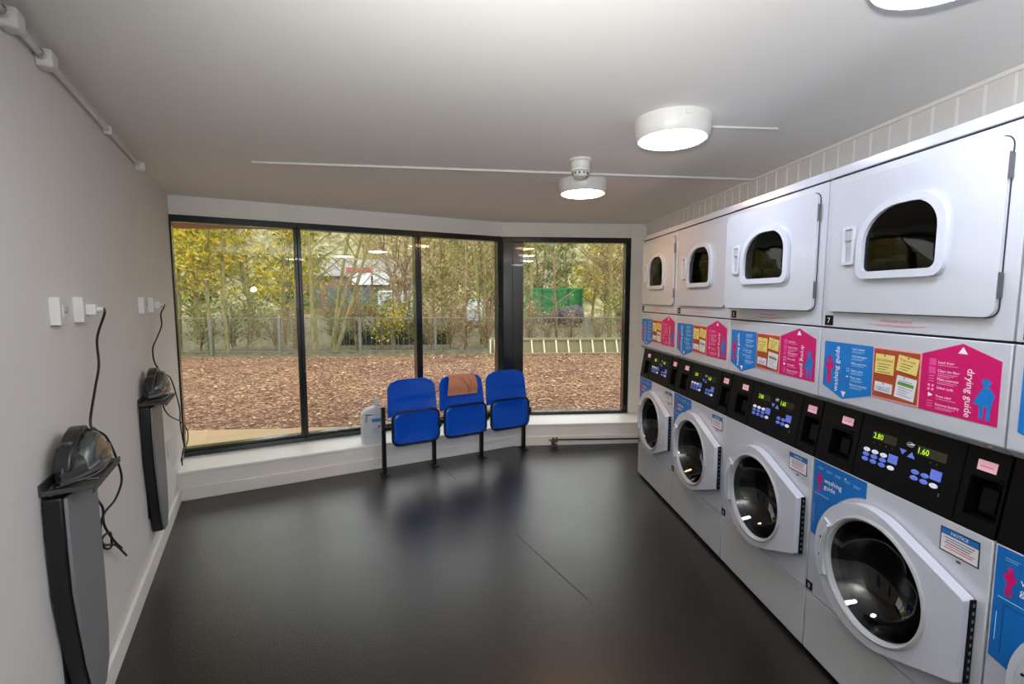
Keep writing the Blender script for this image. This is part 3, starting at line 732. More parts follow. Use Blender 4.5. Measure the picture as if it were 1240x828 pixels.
DLAB = ['white tumble dryer numbered 1 at the far window end of the row', 'white tumble dryer numbered 3, second from the window end',
        'white tumble dryer with its door slightly ajar, numbered 5', 'large white tumble dryer numbered 7 with its door shut', 'white tumble dryer cut off by the right edge, nearest the camera']
WLAB = ['white front-loading washing machine at the far window end of the row', 'white front-loading washing machine second from the window end, under dryer 3',
        'white washing machine without a blue guide sticker, under the ajar dryer', 'white washing machine numbered 8 with green figures lit, under dryer 7',
        'white washing machine cut off by the bottom right corner, nearest the camera']
for i in range(5):
    loc = (XM, YF - i * MW, 0)
    t = thing('tumble_dryer', DLAB[i], 'tumble dryer', loc, -PI / 2, 'tumble dryers stacked on the washing machines')
    put('cabinet', DME['cabinet'], t, bevel=0.004); put('top_cap', DME['top'], t, bevel=0.006); put('lower_panel', DME['panel'], t, bevel=0.003)
    d = put('door', DME['door'], t, (HX, 0, 0), math.radians(4.5) if i == 2 else 0.0, bevel=0.005, seg=3)
    put('window_bezel', DME['bezel'], d, bevel=0.008, seg=3); put('glass', DME['glass'], d); put('handle', DME['handle'], d, bevel=0.003)
    for z in (1.832, 1.525): put('hinge', DME['hinge'], t, (HX + 0.003, 0, z))
    o = put('washing_guide_sign', DME['wash_sign'], t); o['label'] = 'blue washing guide sign'
    bd = put('notice_board', DME['board'], t); bd['label'] = 'small cork board picture with pinned notes'
    for nm, nl in NOTES:
        o = put('note', nm, bd); o['label'] = nl
    o = put('drying_guide_sign', DME['dry_sign'], t); o['label'] = 'pink house-shaped drying guide sign'
    put('printed_notice', DME['notice'], t)
    put('number_plate', number_mesh(str(2 * i + 1), 0.020, 0.060, 1.387, 1.425), t)
    t = thing('washing_machine', WLAB[i], 'washing machine', loc, -PI / 2, 'washing machines along the right wall')
    put('cabinet', WME['cabinet'], t); put('front_panel', WME['front'], t, bevel=0.003); put('lower_panel', WME['lower'], t, bevel=0.003); put('drum', WME['drum'], t)
    d = put('door', WME['door'], t, bevel=0.014, seg=4); put('rim', WME['rim'], d); o = put('glass', WME['glass'], d); put('handle', WME['grip'], d, bevel=0.004); put('hinge', WME['hinge'], d)
    cp = put('control_panel', WME['control'], t)
    put('display', WME['display_a'], cp); put('display', WME['display_b'], cp)
    for k in range(2): put('coin_slot', SL_ME[k], cp); put('price_label', PL_ME[k], cp)
    put('warning_sticker', WME['warning'], t)
    put('number_plate', number_mesh(str(2 * i + 2), 0.002, 0.038, 0.283, 0.318), t)
    if i != 2:
        o = put('washing_guide_sticker', GUIDE, t); o['label'] = 'blue sticker wrapped round the door'

# ================================================================== LEFT WALL
def plate_mesh(kind):
    b = MB(); b.box(-0.038, 0.038, -0.026, 0, -0.044, 0.044, 'white')
    if kind == 'switch':
        b.lathe([(0.011, -0.026), (0.011, -0.032), (0.001, -0.033)], 'grey', axis='y', c=(0.006, 0, 0.004), n=16); b.box(-0.02, -0.006, -0.029, -0.026, -0.02, 0.02, 'white')
    else:
        for x, z in ((0, 0.014), (-0.012, -0.008), (0.012, -0.008)): b.box(x - 0.003, x + 0.003, -0.0265, -0.026, z - 0.004, z + 0.004, 'gap')
    return b.mesh(kind)
SW, SO = plate_mesh('switch'), plate_mesh('socket')
for e, me, nm, lab in ((2.01, SW, 'wall_switch', 'white fused switch box nearest the camera on the left wall'), (2.235, SO, 'wall_socket', 'white wall socket feeding the nearer iron'),
                       (3.27, SW, 'wall_switch', 'white fused switch box farther along the wall near the window'), (3.535, SO, 'wall_socket', 'white wall socket feeding the iron near the window')):
    tag(put(nm, me, None, LP(e, 0, 1.451), ROT_L, bevel=0.004), lab, 'switch' if nm == 'wall_switch' else 'socket')
b = MB(); b.box(-0.06, 0.06, -0.014, 0, -0.05, 0.05, 'white'); b.box(-0.03, 0.03, -0.017, -0.014, -0.02, 0.02, 'white')
tag(put('wall_socket', b.mesh('low_socket'), None, LP(3.83, 0, 0.495), ROT_L, bevel=0.004), 'white blank socket plate low on the wall behind the far ironing board', 'socket')

def smooth_path(pts, n=6):
    out = []; P = [Vector(p) for p in pts]
    for i in range(len(P) - 1):
        a, b, c, d = P[max(i - 1, 0)], P[i], P[i + 1], P[min(i + 2, len(P) - 1)]
        for k in range(n):
            t = k / n
            out.append(0.5 * ((2 * b) + (c - a) * t + (2 * a - 5 * b + 4 * c - d) * t * t + (-a + 3 * b - 3 * c + d) * t ** 3))
    out.append(P[-1]); return out

# wall-hung folding ironing boards: local x along the wall, -y out of it
def board_meshes():
    near = [(0.0, 0.92), (0.0, 0.77), (0.006, 0.62), (0.030, 0.50), (0.064, 0.35), (0.10, 0.245), (0.13, 0.195)]
    far = [(0.215, 0.185), (0.262, 0.24), (0.285, 0.35), (0.292, 0.55), (0.288, 0.77), (0.282, 0.92)]
    outl = near + far
    a = MB(); a.prism(outl, -0.050, -0.004, 'boardblk')
    cx, cz = 0.15, 0.56
    c = MB(); c.prism([(cx + (x - cx) * 0.985, cz + (z - cz) * 0.99) for x, z in outl], -0.060, -0.0505, 'cover')
    h = MB(); h.box(0.02, 0.26, -0.042, 0.0, 0.915, 0.93, 'boardblk'); h.tube([(0.02, -0.02, 0.926), (0.26, -0.02, 0.926)], 0.006, 'steel')
    t = MB()
    t.box(0.0, 0.305, -0.122, 0.0, 0.932, 0.938, 'tray'); t.box(0.0, 0.004, -0.122, 0, 0.938, 0.946, 'tray'); t.box(0.0, 0.305, -0.006, 0, 0.938, 0.965, 'tray'); t.box(0.0, 0.305, -0.122, -0.118, 0.922, 0.942, 'tray')
    t.tube(smooth_path([(0.03, -0.03, 0.944), (0.12, -0.10, 0.944), (0.26, -0.105, 0.95), (0.29, -0.06, 0.956), (0.24, -0.03, 0.95), (0.03, -0.02, 0.944)], 5), 0.0025, 'steel', n=6)
    for x in (0.08, 0.17, 0.25): t.tube([(x, -0.115, 0.941), (x + 0.02, -0.01, 0.941)], 0.002, 'steel', n=6)
    s = MB(); s.box(0.015, 0.12, -0.0555, -0.0545, 0.875, 0.89, 'boardblk')
    br = MB(); br.box(0.06, 0.23, -0.004, 0.0, 0.3, 0.9, 'boardblk')
    return a.mesh('board_body'), c.mesh('board_cover'), h.mesh('hinge_bar'), t.mesh('iron_tray'), br.mesh('wall_bracket')
BM = board_meshes()
for e, lab in ((1.771, 'grey and black folded ironing board on the wall, nearest the camera'), (3.042, 'grey and black folded ironing board on the wall, beside the window')):
    t = thing('ironing_board', lab, 'ironing board', LP(e, 0, 0), ROT_L, 'wall-hung ironing boards')
    put('board', BM[0], t, bevel=0.006); put('cover', BM[1], t, bevel=0.003); put('hinge', BM[2], t); put('iron_tray', BM[3], t, bevel=0.0015); put('bracket', BM[4], t)

# irons: built with the nose at x = 0 pointing to -x, sole at z = 0
def sole(s, z, x0=0.0, x1=0.275, w=0.056, n=14):
    top, bot = [], []
    for i in range(n + 1):
        u = i / n; x = x0 + (x1 - x0) * u
        hw = w * s * min(1.0, (math.sin(min(1.0, u * 1.45) * PI / 2)) ** 0.8) * (1.0 - 0.25 * max(0, u - 0.75) ** 1.0 * 2)
        top.append((x, hw, z)); bot.append((x, -hw, z))
    return bot + top[::-1][0:len(top) - 1] if False else bot + top[::-1]
sp = MB(); sp.loft([sole(1.0, 0.0), sole(1.02, 0.004), sole(1.0, 0.011)], 'steel')
bd = MB(); bd.loft([sole(0.97, 0.011, 0.004, 0.272), sole(1.0, 0.026, 0.004, 0.274), sole(0.95, 0.045, 0.010, 0.273), sole(0.82, 0.060, 0.028, 0.268), sole(0.55, 0.070, 0.05, 0.25)], 'irongrey')
bd.box(0.045, 0.12, -0.0585, -0.050, 0.028, 0.037, 'steel')
tk = [(0.080, 0.03), (0.090, 0.070), (0.115, 0.104), (0.150, 0.122), (0.172, 0.119), (0.222, 0.080), (0.268, 0.040), (0.270, 0.03)]
tb_ = []
for yy, q in ((-0.050, 0.80), (-0.046, 0.95), (-0.032, 1.0), (0.0, 1.0)):
    tb_.append([(0.18 + (p[0] - 0.18) * q, yy, 0.03 + (p[1] - 0.03) * q) for p in tk])
bd.loft(tb_, 'irongrey')
hd = MB()
hd.prism([(0.012, 0.035), (0.024, 0.075), (0.050, 0.105), (0.062, 0.099), (0.100, 0.129), (0.145, 0.143), (0.172, 0.140), (0.222, 0.101), (0.270, 0.058), (0.270, 0.035)], -0.019, 0.021, 'irondark', holes=[[(0.085, 0.082), (0.115, 0.104), (0.150, 0.112), (0.185, 0.104), (0.200, 0.092), (0.15, 0.082)]])
hd.box(0.055, 0.075, -0.014, 0.014, 0.1, 0.114, 'irongrey'); hd.disc(0.105, 0.068, 0.005, -0.0205, 'steel', 10)
IR = (sp.mesh('soleplate'), bd.mesh('iron_body', angle=60), hd.mesh('iron_handle', angle=60))
def to_local(e, out, z, base, rz):
    d = Vector((e - base[0], -(out - base[1]))); c, s = math.cos(-rz), math.sin(-rz)
    return (d.x * c - d.y * s, d.x * s + d.y * c, z - base[2])
def iron(e, out, z, rz, tilt, lab, cords, plug_at):
    t = thing('steam_iron', lab, 'iron', LP(e, out, z), ROT_L + rz, 'irons on the ironing board trays')
    t.rotation_euler = (0, 0, ROT_L + rz)
    for nm, me in zip(('soleplate', 'body', 'handle'), IR):
        o = put(nm, me, t, bevel=0.007 if nm == 'handle' else 0.0, seg=3); o.rotation_euler = (0, tilt, 0)
    base = (e, out, z)
    b = MB()
    for pth in cords:
        P = [to_local(a, o_, zz, base, rz) for a, o_, zz in smooth_path(pth, 6)]
        b.tube(P, 0.0042, 'cord', n=8)
    cd = put('power_cord', b.mesh('power_cord', angle=70), t)
    b = MB(); px, py, pz = to_local(*plug_at, base, rz)
    c_, s_ = math.cos(-rz), math.sin(-rz)
    b.box(-0.020, 0.020, -0.030, -0.0, -0.020, 0.020, 'white'); b.lathe([(0.007, -0.048), (0.009, -0.03)], 'white', axis='y', n=10)
    put('plug', b.mesh('plug', lambda p: (px + p[0] * c_ - p[1] * s_, py + p[0] * s_ + p[1] * c_, pz + p[2])), cd, bevel=0.004)
    return t
R1 = -0.04
iron(1.785, 0.046, 0.951, R1, 0.02, 'dark grey steam iron on the nearer ironing board tray',
     [[(2.235, 0.075, 1.452), (2.30, 0.06, 1.43), (2.315, 0.03, 1.34), (2.31, 0.03, 1.24), (2.24, 0.03, 1.16), (2.10, 0.045, 1.08), (1.97, 0.078, 1.07)],
      [(1.95, 0.08, 1.065), (2.0, 0.075, 1.066), (2.09, 0.06, 1.038), (2.20, 0.06, 0.985), (2.31, 0.058, 0.88), (2.385, 0.055, 0.765), (2.30, 0.05, 0.715), (2.18, 0.04, 0.705), (2.165, 0.03, 0.65), (2.19, 0.03, 0.575), (2.28, 0.03, 0.535), (2.26, 0.034, 0.60), (2.15, 0.036, 0.625), (2.20, 0.03, 0.58), (2.345, 0.028, 0.51), (2.50, 0.026, 0.39)],
      [(2.10, 0.06, 0.925), (2.13, 0.035, 0.80), (2.205, 0.032, 0.72), (2.19, 0.036, 0.66), (2.30, 0.034, 0.55), (2.40, 0.034, 0.47)]],
     (2.235, 0.026, 1.451))
iron(3.065, 0.046, 0.966, R1, 0.0, 'dark steam iron on the ironing board tray beside the window',
     [[(3.535, 0.075, 1.452), (3.60, 0.06, 1.43), (3.66, 0.035, 1.39), (3.66, 0.035, 1.32), (3.49, 0.033, 1.255), (3.35, 0.032, 1.205), (3.345, 0.035, 1.13), (3.30, 0.06, 1.09), (3.24, 0.075, 1.08)],
      [(3.22, 0.08, 1.075), (3.30, 0.072, 1.07), (3.50, 0.055, 1.035), (3.75, 0.05, 0.97), (3.93, 0.05, 0.835), (4.05, 0.05, 0.70), (4.03, 0.05, 0.61), (4.09, 0.05, 0.48), (4.15, 0.05, 0.386), (3.98, 0.05, 0.363), (3.99, 0.05, 0.33)],
      [(3.36, 0.07, 0.93), (3.43, 0.05, 0.85), (3.62, 0.05, 0.75), (4.02, 0.056, 0.615), (4.36, 0.05, 0.47), (4.33, 0.05, 0.385), (4.06, 0.05, 0.395), (3.98, 0.052, 0.31)]],
     (3.535, 0.026, 1.451))

# ================================================================== SEATS
ROW = thing('seat_row', 'row of three blue plastic tip-up seats on a shared black frame before the windows', 'seat row', WP(0.89, 3.946 - DF, 0), ROT_W + 0.036)
post = MB(); post.box(-0.016, 0.016, -0.016, 0.016, 0.0, 0.585, 'blackm'); post.box(-0.03, 0.03, -0.05, 0.06, 0.0, 0.008, 'blackm')
post.tube([(0, 0.0, 0.03), (0, 0.05, 0.01)], 0.008, 'brass', n=6); pm = post.mesh('post')
for x in (0.0, 0.445, 0.915, 1.38): put('post', pm, ROW, (x, 0, 0), bevel=0.002)
r_ = MB(); r_.tube([(-0.01, -0.02, 0.405), (1.44, -0.02, 0.405)], 0.014, 'blackm', n=10)
for x in (0.468, 0.93, 1.395):
    k_ = MB(); k_.box(x - 0.022, x + 0.022, -0.085, -0.036, 0.375, 0.435, 'blackm'); k_.tube([(x, -0.09, 0.44), (x, -0.09, 0.37)], 0.012, 'blackm', n=8); put('bracket', k_.mesh('seat_bracket'), ROW, bevel=0.002)
r_.tube([(1.40, -0.02, 0.375), (1.405, -0.02, 0.345)], 0.012, 'blackm', n=8)
put('rail', r_.mesh('rail'), ROW, bevel=0.002)
def back_mesh():
    b = MB(); W = 0.218; n = 16; rows = []
    for k in range(15):
        z = 0.50 + 0.302 * k / 14; u = k / 14
        # upper corners rounded, sides drawn in a little towards the top
        hw = W * (1 - 0.06 * u)
        zr = 0.802 - z; r = 0.085
        if zr < r: hw = hw - r + math.sqrt(max(0.0, r * r - (r - zr) ** 2))
        bulge = (0.022 if z > 0.665 else 0.0)                 # the headrest steps forward above the crease
        t = max(0.0, min(1.0, (z - 0.615) / 0.05)); bulge = 0.012 * t * t * (3 - 2 * t)
        lean_ = 0.05 * u - 0.03
        rows.append((z, hw, bulge, lean_))
    def ring(z, hw, bulge, lean_):
        f, bk = [], []
        for j in range(n + 1):
            s = -1 + 2 * j / n; x = hw * s
            curve = -0.028 * s * s
            y = lean_ + curve - bulge * (1 - s ** 4)
            f.append((x, y, z + 0.0)); bk.append((x, y + 0.016, z))
        return f + bk[::-1]
    b.loft([ring(*r) for r in rows], 'seat'); return b.mesh('backrest', angle=70)
BK = back_mesh()
def pan_mesh():
    s = MB(); o = rrect(-0.196, 0.196, 0.272, 0.532, 0.05, 6)
    def ins(d, y): 
        c = (0, 0.402); return [(c[0] + (p[0] - c[0]) * d, y, c[1] + (p[1] - c[1]) * d) for p in o]
    s.loft([ins(0.9, -0.055), ins(1.0, -0.065), ins(1.0, -0.088), ins(0.96, -0.098), ins(0.82, -0.092), ins(0.4, -0.086), ins(0.02, -0.085)][::-1], 'seat')
    r = MB(); c = rrect(-0.206, 0.206, 0.262, 0.542, 0.06, 6); r.tube([(p[0], -0.085, p[1]) for p in c], 0.0085, 'blackm', n=8, cyclic=True)
    return s.mesh('seat', angle=70), r.mesh('seat_rim', angle=70)
PN, RM = pan_mesh()
for k in range(3):
    put('backrest', BK, ROW, (0.244 + 0.4605 * k, 0, 0))
    s = put('seat', PN, ROW, (0.256 + 0.4605 * k, -0.005, 0)); put('seat_rim', RM, s)
# tan sheet laid over the middle backrest
def sheet():
    b = MB(); n = 10; hw = 0.145
    rows = []
    for z, y in ((0.628, -0.045), (0.66, -0.045), (0.69, -0.058), (0.73, -0.053), (0.77, -0.046), (0.795, -0.038), (0.8065, -0.026), (0.807, 0.012), (0.797, 0.036), (0.74, 0.034)):
        rows.append([(hw * (-1 + 2 * j / n) * (1.0 - 0.12 * max(0, (z - 0.7) / 0.1)) - 0.002, y - 0.012 * (hw * (-1 + 2 * j / n) / 0.218) ** 2 + 0.0015 * math.sin(j * 2.1 + z * 40), z - 0.012 * (-1 + 2 * j / n) ** 4 * (z > 0.78)) for j in range(n + 1)])
    vs = [p for r in rows for p in r]; fs = []
    for i in range(len(rows) - 1):
        for j in range(n): fs.append((i * (n + 1) + j, i * (n + 1) + j + 1, (i + 1) * (n + 1) + j + 1, (i + 1) * (n + 1) + j))
    b.add(vs, fs, 'tan')
    b.tube([(-0.03, -0.058, 0.79), (0.0, -0.064, 0.76), (0.035, -0.066, 0.72), (0.05, -0.067, 0.685), (0.058, -0.055, 0.64)], 0.0022, 'crack', n=5)
    b.tube([(0.06, -0.055, 0.775), (0.075, -0.062, 0.73), (0.08, -0.06, 0.69), (0.072, -0.052, 0.64)], 0.0016, 'crack', n=5)
    return b.mesh('tan_sheet', angle=70)
cw = Matrix.Rotation(ROT_W + 0.036, 3, 'Z') @ Vector((0.244 + 0.4605, -0.008, 0))
o = put('folded_sheet', sheet(), None, (ROW.location.x + cw.x, ROW.location.y + cw.y, 0), ROT_W + 0.036)
tag(o, 'creased tan brown sheet draped over the middle blue backrest', 'sheet')

# ================================================================== BOTTLE ON THE SILL
t = thing('detergent_bottle', 'white detergent jug with blue label standing on the window sill by the seats', 'bottle', WP(0.845, 0.075, SILL), ROT_W)
o2 = [(-0.085, 0.006), (-0.078, 0.0), (0.078, 0.0), (0.085, 0.006), (0.085, 0.24), (0.078, 0.285), (0.05, 0.315), (0.03, 0.322), (-0.0, 0.315), (-0.05, 0.298), (-0.078, 0.27), (-0.085, 0.235)]
hole = [(-0.068, 0.20), (-0.052, 0.185), (-0.038, 0.24), (-0.044, 0.262), (-0.06, 0.25)]
b = MB(); b.prism(o2, -0.05, 0.05, 'bottle', holes=[hole]); put('body', b.mesh('bottle_body', smooth=True), t, bevel=0.014, seg=3)
b = MB(); b.lathe([(0.020, 0.312), (0.020, 0.335), (0.024, 0.336), (0.023, 0.385), (0.014, 0.398), (0.001, 0.40)], 'bottle', c=(0.045, 0, 0), n=20); put('cap', b.mesh('bottle_cap'), t)
b = MB(); b.prism(rrect(-0.015, 0.078, 0.08, 0.235, 0.01, 3), -0.0515, -0.0503, 'paper'); b.rect(-0.008, 0.075, 0.19, 0.222, -0.052, 'cyan'); b.disc(0.055, 0.15, 0.011, -0.052, 'inkr', 12)
bars(b, -0.005, 0.13, 0.07, 5, 'cyan', -0.052, 0.01, 0.003); o = put('bottle_label', b.mesh('bottle_label', smooth=False), t); o['label'] = 'white and blue label'

# ================================================================== PIPE LOW ON THE FRONT WALL
t = thing('wall_pipe', 'dark pipe running low along the boxing behind the far washing machine', 'pipe', (0.8, YR - 0.04, 0))
b = MB(); b.tube([(0.03, 0, 0.066), (0.5, 0, 0.060), (1.2, 0, 0.052)], 0.008, 'pipe', n=8); put('pipe', b.mesh('long_pipe'), t)
b = MB(); b.tube([(-0.03, 0.0, 0.05), (0.04, 0, 0.066)], 0.016, 'brass', n=10); b.tube([(-0.005, 0.0, 0.085), (0.0, -0.005, 0.012)], 0.012, 'brass', n=8); b.tube([(-0.05, 0.0, 0.07), (-0.02, 0, 0.05)], 0.006, 'brass', n=6); b.tube([(0.03, -0.01, 0.09), (0.03, 0.01, 0.04)], 0.009, 'brass', n=6); b.box(-0.02, 0.03, -0.02, 0.02, 0.0, 0.02, 'brass')
put('valve', b.mesh('pipe_valve'), t)
#OUTSIDE#
# ================================================================== OUTSIDE
g = MB(); n = 24
g.prism([(-60, 5.05), (-60, 12.6), (40, 12.2), (40, 5.05)], -0.2, -0.002, 'mulch', axis='z'); 
g.prism([(-60, 0.5), (-60, 5.05), (corner(OH + 0.12)[0], 5.05), WP(DL - 0.14, OH + 0.12)[:2], WP(DL - 0.14, -6)[:2]], -0.2, -0.002, 'mulch', axis='z')
struct('ground', g, smooth=False)
g = MB(); g.prism([(-60, 12.6), (-60, 80), (40, 80), (40, 12.2)], -0.2, -0.004, 'wood_floor', axis='z'); struct('terrain', g, smooth=False)
g = MB(); c0, c1 = corner(OH + 0.13), corner(OH + 0.62)
g.prism([WP(DL - 0.2, OH + 0.13)[:2], c0, (2.4, YR + OH + 0.13), (2.4, 5.42), (-3.6, 5.42)], -0.01, 0.03, 'sand', axis='z'); struct('path', g, smooth=False)
# the wooded bank rising behind everything
g = MB(); nx, ny = 46, 20; vs = []
for j in range(ny + 1):
    for i in range(nx + 1):
        x = -52 + 92 * i / nx; yy = 36 + 40 * j / ny
        vs.append((x, yy, 0.0 + 17 * (j / ny) ** 1.15 + (0.5 * math.sin(x * 0.6 + j) + 0.4 * math.sin(x * 1.7 + j * 1.9)) * min(1, j / 3)))
g.add(vs, [(j * (nx + 1) + i, j * (nx + 1) + i + 1, (j + 1) * (nx + 1) + i + 1, (j + 1) * (nx + 1) + i) for j in range(ny) for i in range(nx)], 'hill')
struct('hill', g)
# eaves of the building over the windows
g = MB(); g.box(-5.5, 3.0, 4.75, 5.72, 2.3, 2.5, 'soffit'); g.prism([WP(DL - 0.3, OH + 0.11)[:2], corner(OH + 0.11), (2.4, YR + OH + 0.11), (2.4, 5.73), (-5.5, 5.73), (-5.5, 4.6)], 2.27, 2.3, 'soffit', axis='z')
struct('roof', g, smooth=False)

# loose leaves on the bark
rl = random.Random(3); lb = MB()
for _ in range(9000):
    d = rl.random() ** 0.8; yy = 5.0 + 7.3 * d; x = -8.6 + 13.2 * rl.random()
    if (Vector((x, yy, 0)).dot(E1) < DF + OH + 0.25) or yy < 5.45: continue
    s = rl.uniform(0.014, 0.042); a = rl.uniform(0, 2 * PI); t1, t2 = rl.uniform(-.5, .5), rl.uniform(-.5, .5)
    ux, uy = math.cos(a) * s, math.sin(a) * s
    z = 0.012 + rl.random() * 0.012
    lb.add([(x - ux, yy - uy, z - t1 * s * .4), (x + uy * .6, yy - ux * .6, z + t2 * s * .4), (x + ux, yy + uy, z + t1 * s * .4), (x - uy * .6, yy + ux * .6, z - t2 * s * .4)], [(0, 1, 2, 3)], 'litter')
tag(put('leaf_litter', lb.mesh('leaf_litter', smooth=False)), 'fallen brown leaves and bark chips strewn over the bed outside the windows', 'leaf litter', kind='stuff')

# trees
def tree_meshes(seed, H, r0, lean=(0, 0), first=0.3, nb=16, blen=1.4, twigs=5, leaves=400, lsize=0.05, kb='bark', kl='leafy', fork=0, drop=0.0, up=0.6):
    r = random.Random(seed); tb = MB(); tips = []
    def limb(p, d, L, rad, depth):
        pts, rr = [p], [rad]; k = max(3, int(L / 0.22)); q = p.copy(); dd = d.normalized()
        for i in range(k):
            dd = (dd + Vector((r.uniform(-1, 1), r.uniform(-1, 1), r.uniform(-0.5, 0.8))) * 0.16).normalized()
            q = q + dd * (L / k); pts.append(q); rr.append(rad * (1 - 0.8 * (i + 1) / k))
        tb.tube(pts, rr, kb, n=6 if depth == 0 else 4 if depth == 1 else 3, cap=False)
        return pts
    trunks = [(Vector((0, 0, -0.05)), Vector((lean[0], lean[1], 1)))]
    for f in range(fork): trunks.append((Vector((r.uniform(-.08, .08), r.uniform(-.08, .08), r.uniform(0.0, 0.5))), Vector((r.uniform(-.35, .35), r.uniform(-.3, .3), 1))))
    for p, d in trunks:
        k = 14; q = p.copy(); dd = d.normalized(); pts, rr = [q.copy()], [r0]
        for i in range(k):
            dd = (dd + Vector((r.uniform(-1, 1), r.uniform(-1, 1), 0.4)) * 0.05).normalized(); q = q + dd * (H / k); pts.append(q.copy()); rr.append(r0 * (1 - 0.75 * (i + 1) / k))
        tb.tube(pts, rr, kb, n=8, cap=False)
        for i in range(nb):
            u = first + (1 - first) * (i + r.random()) / nb; j = min(k - 1, int(u * k)); fr = u * k - j; b = pts[j].lerp(pts[j + 1], fr)
            a = r.uniform(0, 2 * PI); L = blen * (1.15 - 0.7 * u) * r.uniform(0.6, 1.2)
            bp = limb(b, Vector((math.cos(a), math.sin(a), up + r.uniform(-.2, .3))), L, rr[j] * 0.42, 1)
            for _ in range(twigs):
                s = r.choice(bp[1:]); dv = Vector((r.uniform(-1, 1), r.uniform(-1, 1), r.uniform(-0.4, 0.9)))
                tp = limb(s, dv, L * r.uniform(0.25, 0.5), max(0.004, rr[j] * 0.12), 2); tips += tp[1:]
    lm = MB()
    if leaves and tips:
        for _ in range(leaves):
            p = r.choice(tips) + Vector((r.gauss(0, .09), r.gauss(0, .09), r.gauss(0, .08) - drop * r.random()))
            u = Vector((r.uniform(-1, 1), r.uniform(-1, 1), r.uniform(-1, 1))).normalized(); v = u.orthogonal().normalized(); s = lsize * r.uniform(0.6, 1.4)
            lm.add([p - u * s, p + v * s * .6, p + u * s, p - v * s * .6], [(0, 1, 2, 3)], kl)
    return tb.mesh('tree_trunk', smooth=False), (lm.mesh('tree_foliage', smooth=False) if leaves else None)
def plant(name, cat, label, loc, rz, meshes, group=None, s=1.0):
    t = thing(name, label, cat, loc, rz, group); t.scale = (s, s, s)
    put('trunk', meshes[0], t)
    if meshes[1]: put('foliage', meshes[1], t)
    return t
G_TREE = 'young trees beyond the bark bed'
slim = [tree_meshes(11, 6.2, 0.075, (0.01, 0), 0.24, 20, 1.5, 6, 1500, 0.055), tree_meshes(12, 5.6, 0.05, (0.03, 0), 0.28, 18, 1.2, 6, 1100, 0.055),
        tree_meshes(13, 6.0, 0.065, (-0.02, 0), 0.25, 18, 1.4, 6, 1300, 0.055)]
bare = [tree_meshes(21, 6.0, 0.085, (0.02, 0), 0.2, 20, 1.7, 7, 260, 0.045, kl='leafb'), tree_meshes(22, 5.5, 0.06, (0.05, 0), 0.18, 18, 1.7, 7, 160, 0.04, kl='leafb', fork=2),
        tree_meshes(23, 5.5, 0.06, (-0.15, 0.05), 0.2, 18, 1.6, 7, 240, 0.04, kb='twig', kl='leafg')]
for x, y, m, s, rz, lab in ((-8.02, 13.6, slim[0], 1.1, 0.3, 'thick mossy tree trunk hard against the left edge of the first window'),
                        (-7.55, 14.2, slim[1], 0.9, 1.3, 'thin yellow-leaved sapling between the mossy trunk and its neighbour'),
                        (-7.05, 13.4, slim[2], 1.0, 2.0, 'yellow-leaved tree, second thick trunk in the left window'),
                        (-6.60, 13.3, slim[1], 1.15, 4.0, 'yellow-leaved tree at the middle of the left window behind the railing'),
                        (-5.95, 15.5, slim[0], 0.8, 5.0, 'small golden tree right of the middle in the left window'),
                        (-5.25, 14.4, slim[2], 0.9, 3.3, 'leaning golden tree beside the first window post'),
                        (-4.31, 13.3, bare[0], 1.0, 0.6, 'bare stout tree at the left of the second window'),
                        (-3.80, 13.2, bare[1], 1.0, 0.2, 'bare forked tree with spreading limbs in the second window'),
                        (-2.3, 14.0, bare[2], 0.8, 2.2, 'slender bare sapling by the second window post'),
                        (-0.35, 13.6, bare[2], 0.95, 4.2, 'bare leaning sapling in the middle of the third window'),
                        (0.25, 15.2, bare[1], 0.9, 1.9, 'bare many-stemmed tree at the right of the third window'),
                        (1.86, 15.5, bare[0], 0.9, 3.1, 'grey bare trunk at the left of the fourth window'),
                        (2.70, 15.0, bare[2], 0.85, 0.9, 'thin leaning sapling before the green container'),
                        (4.55, 15.6, bare[0], 0.95, 5.2, 'bare branching tree at the right of the fourth window')):
    plant('tree', 'tree', lab, (x, y, 0), rz, m, G_TREE, s)
# trees farther off: four kinds, copied
far = [tree_meshes(31, 7.5, 0.10, (0, 0), 0.1, 26, 2.2, 6, 2200, 0.10, kl='leafy'), tree_meshes(32, 7.5, 0.10, (0.05, 0), 0.1, 26, 2.4, 6, 1800, 0.09, kl='leafb', fork=1),
       tree_meshes(33, 7.0, 0.09, (0, 0), 0.08, 28, 2.0, 7, 2400, 0.10, kl='leafg'), tree_meshes(34, 8.0, 0.09, (0.08, 0), 0.1, 26, 2.4, 8, 500, 0.08, kb='twig', kl='leafb', fork=2)]
FL = ['distant tree with yellow leaves in the woods beyond the railing', 'distant tree with thin brown leaves in the woods beyond the railing', 'distant tree with dull green leaves in the woods beyond the railing', 'distant twiggy bare tree in the woods beyond the railing']
rf = random.Random(5)
spots = []
for x, y, k in ((-13.5, 19, 0), (-11.6, 21, 2), (-10.2, 18.5, 0), (-8.9, 20, 0), (-8.3, 22, 2), (-14.5, 26, 0), (-12.0, 27, 1), (-7.6, 43.5, 1), (-4.2, 29, 3), (-2.9, 20.5, 3), (-2.2, 27, 1), (-1.2, 19.0, 1), (-0.3, 24.8, 2),
                (0.7, 20.5, 3), (1.6, 26, 1), (2.6, 31, 2), (3.4, 33, 1), (4.8, 34, 3), (6.3, 32, 2), (7.4, 26, 1), (6.4, 20.5, 3), (7.6, 30, 0), (-16.5, 31, 2), (-10.0, 46, 1), (-5.5, 42, 1), (-1.5, 33, 3), (0.8, 34, 1), (9.5, 33, 1)):
    plant('tree', 'tree', FL[k], (x, y, 0), rf.uniform(0, 6), far[k], 'distant trees of the wood beyond the railing', rf.uniform(0.8, 1.15))
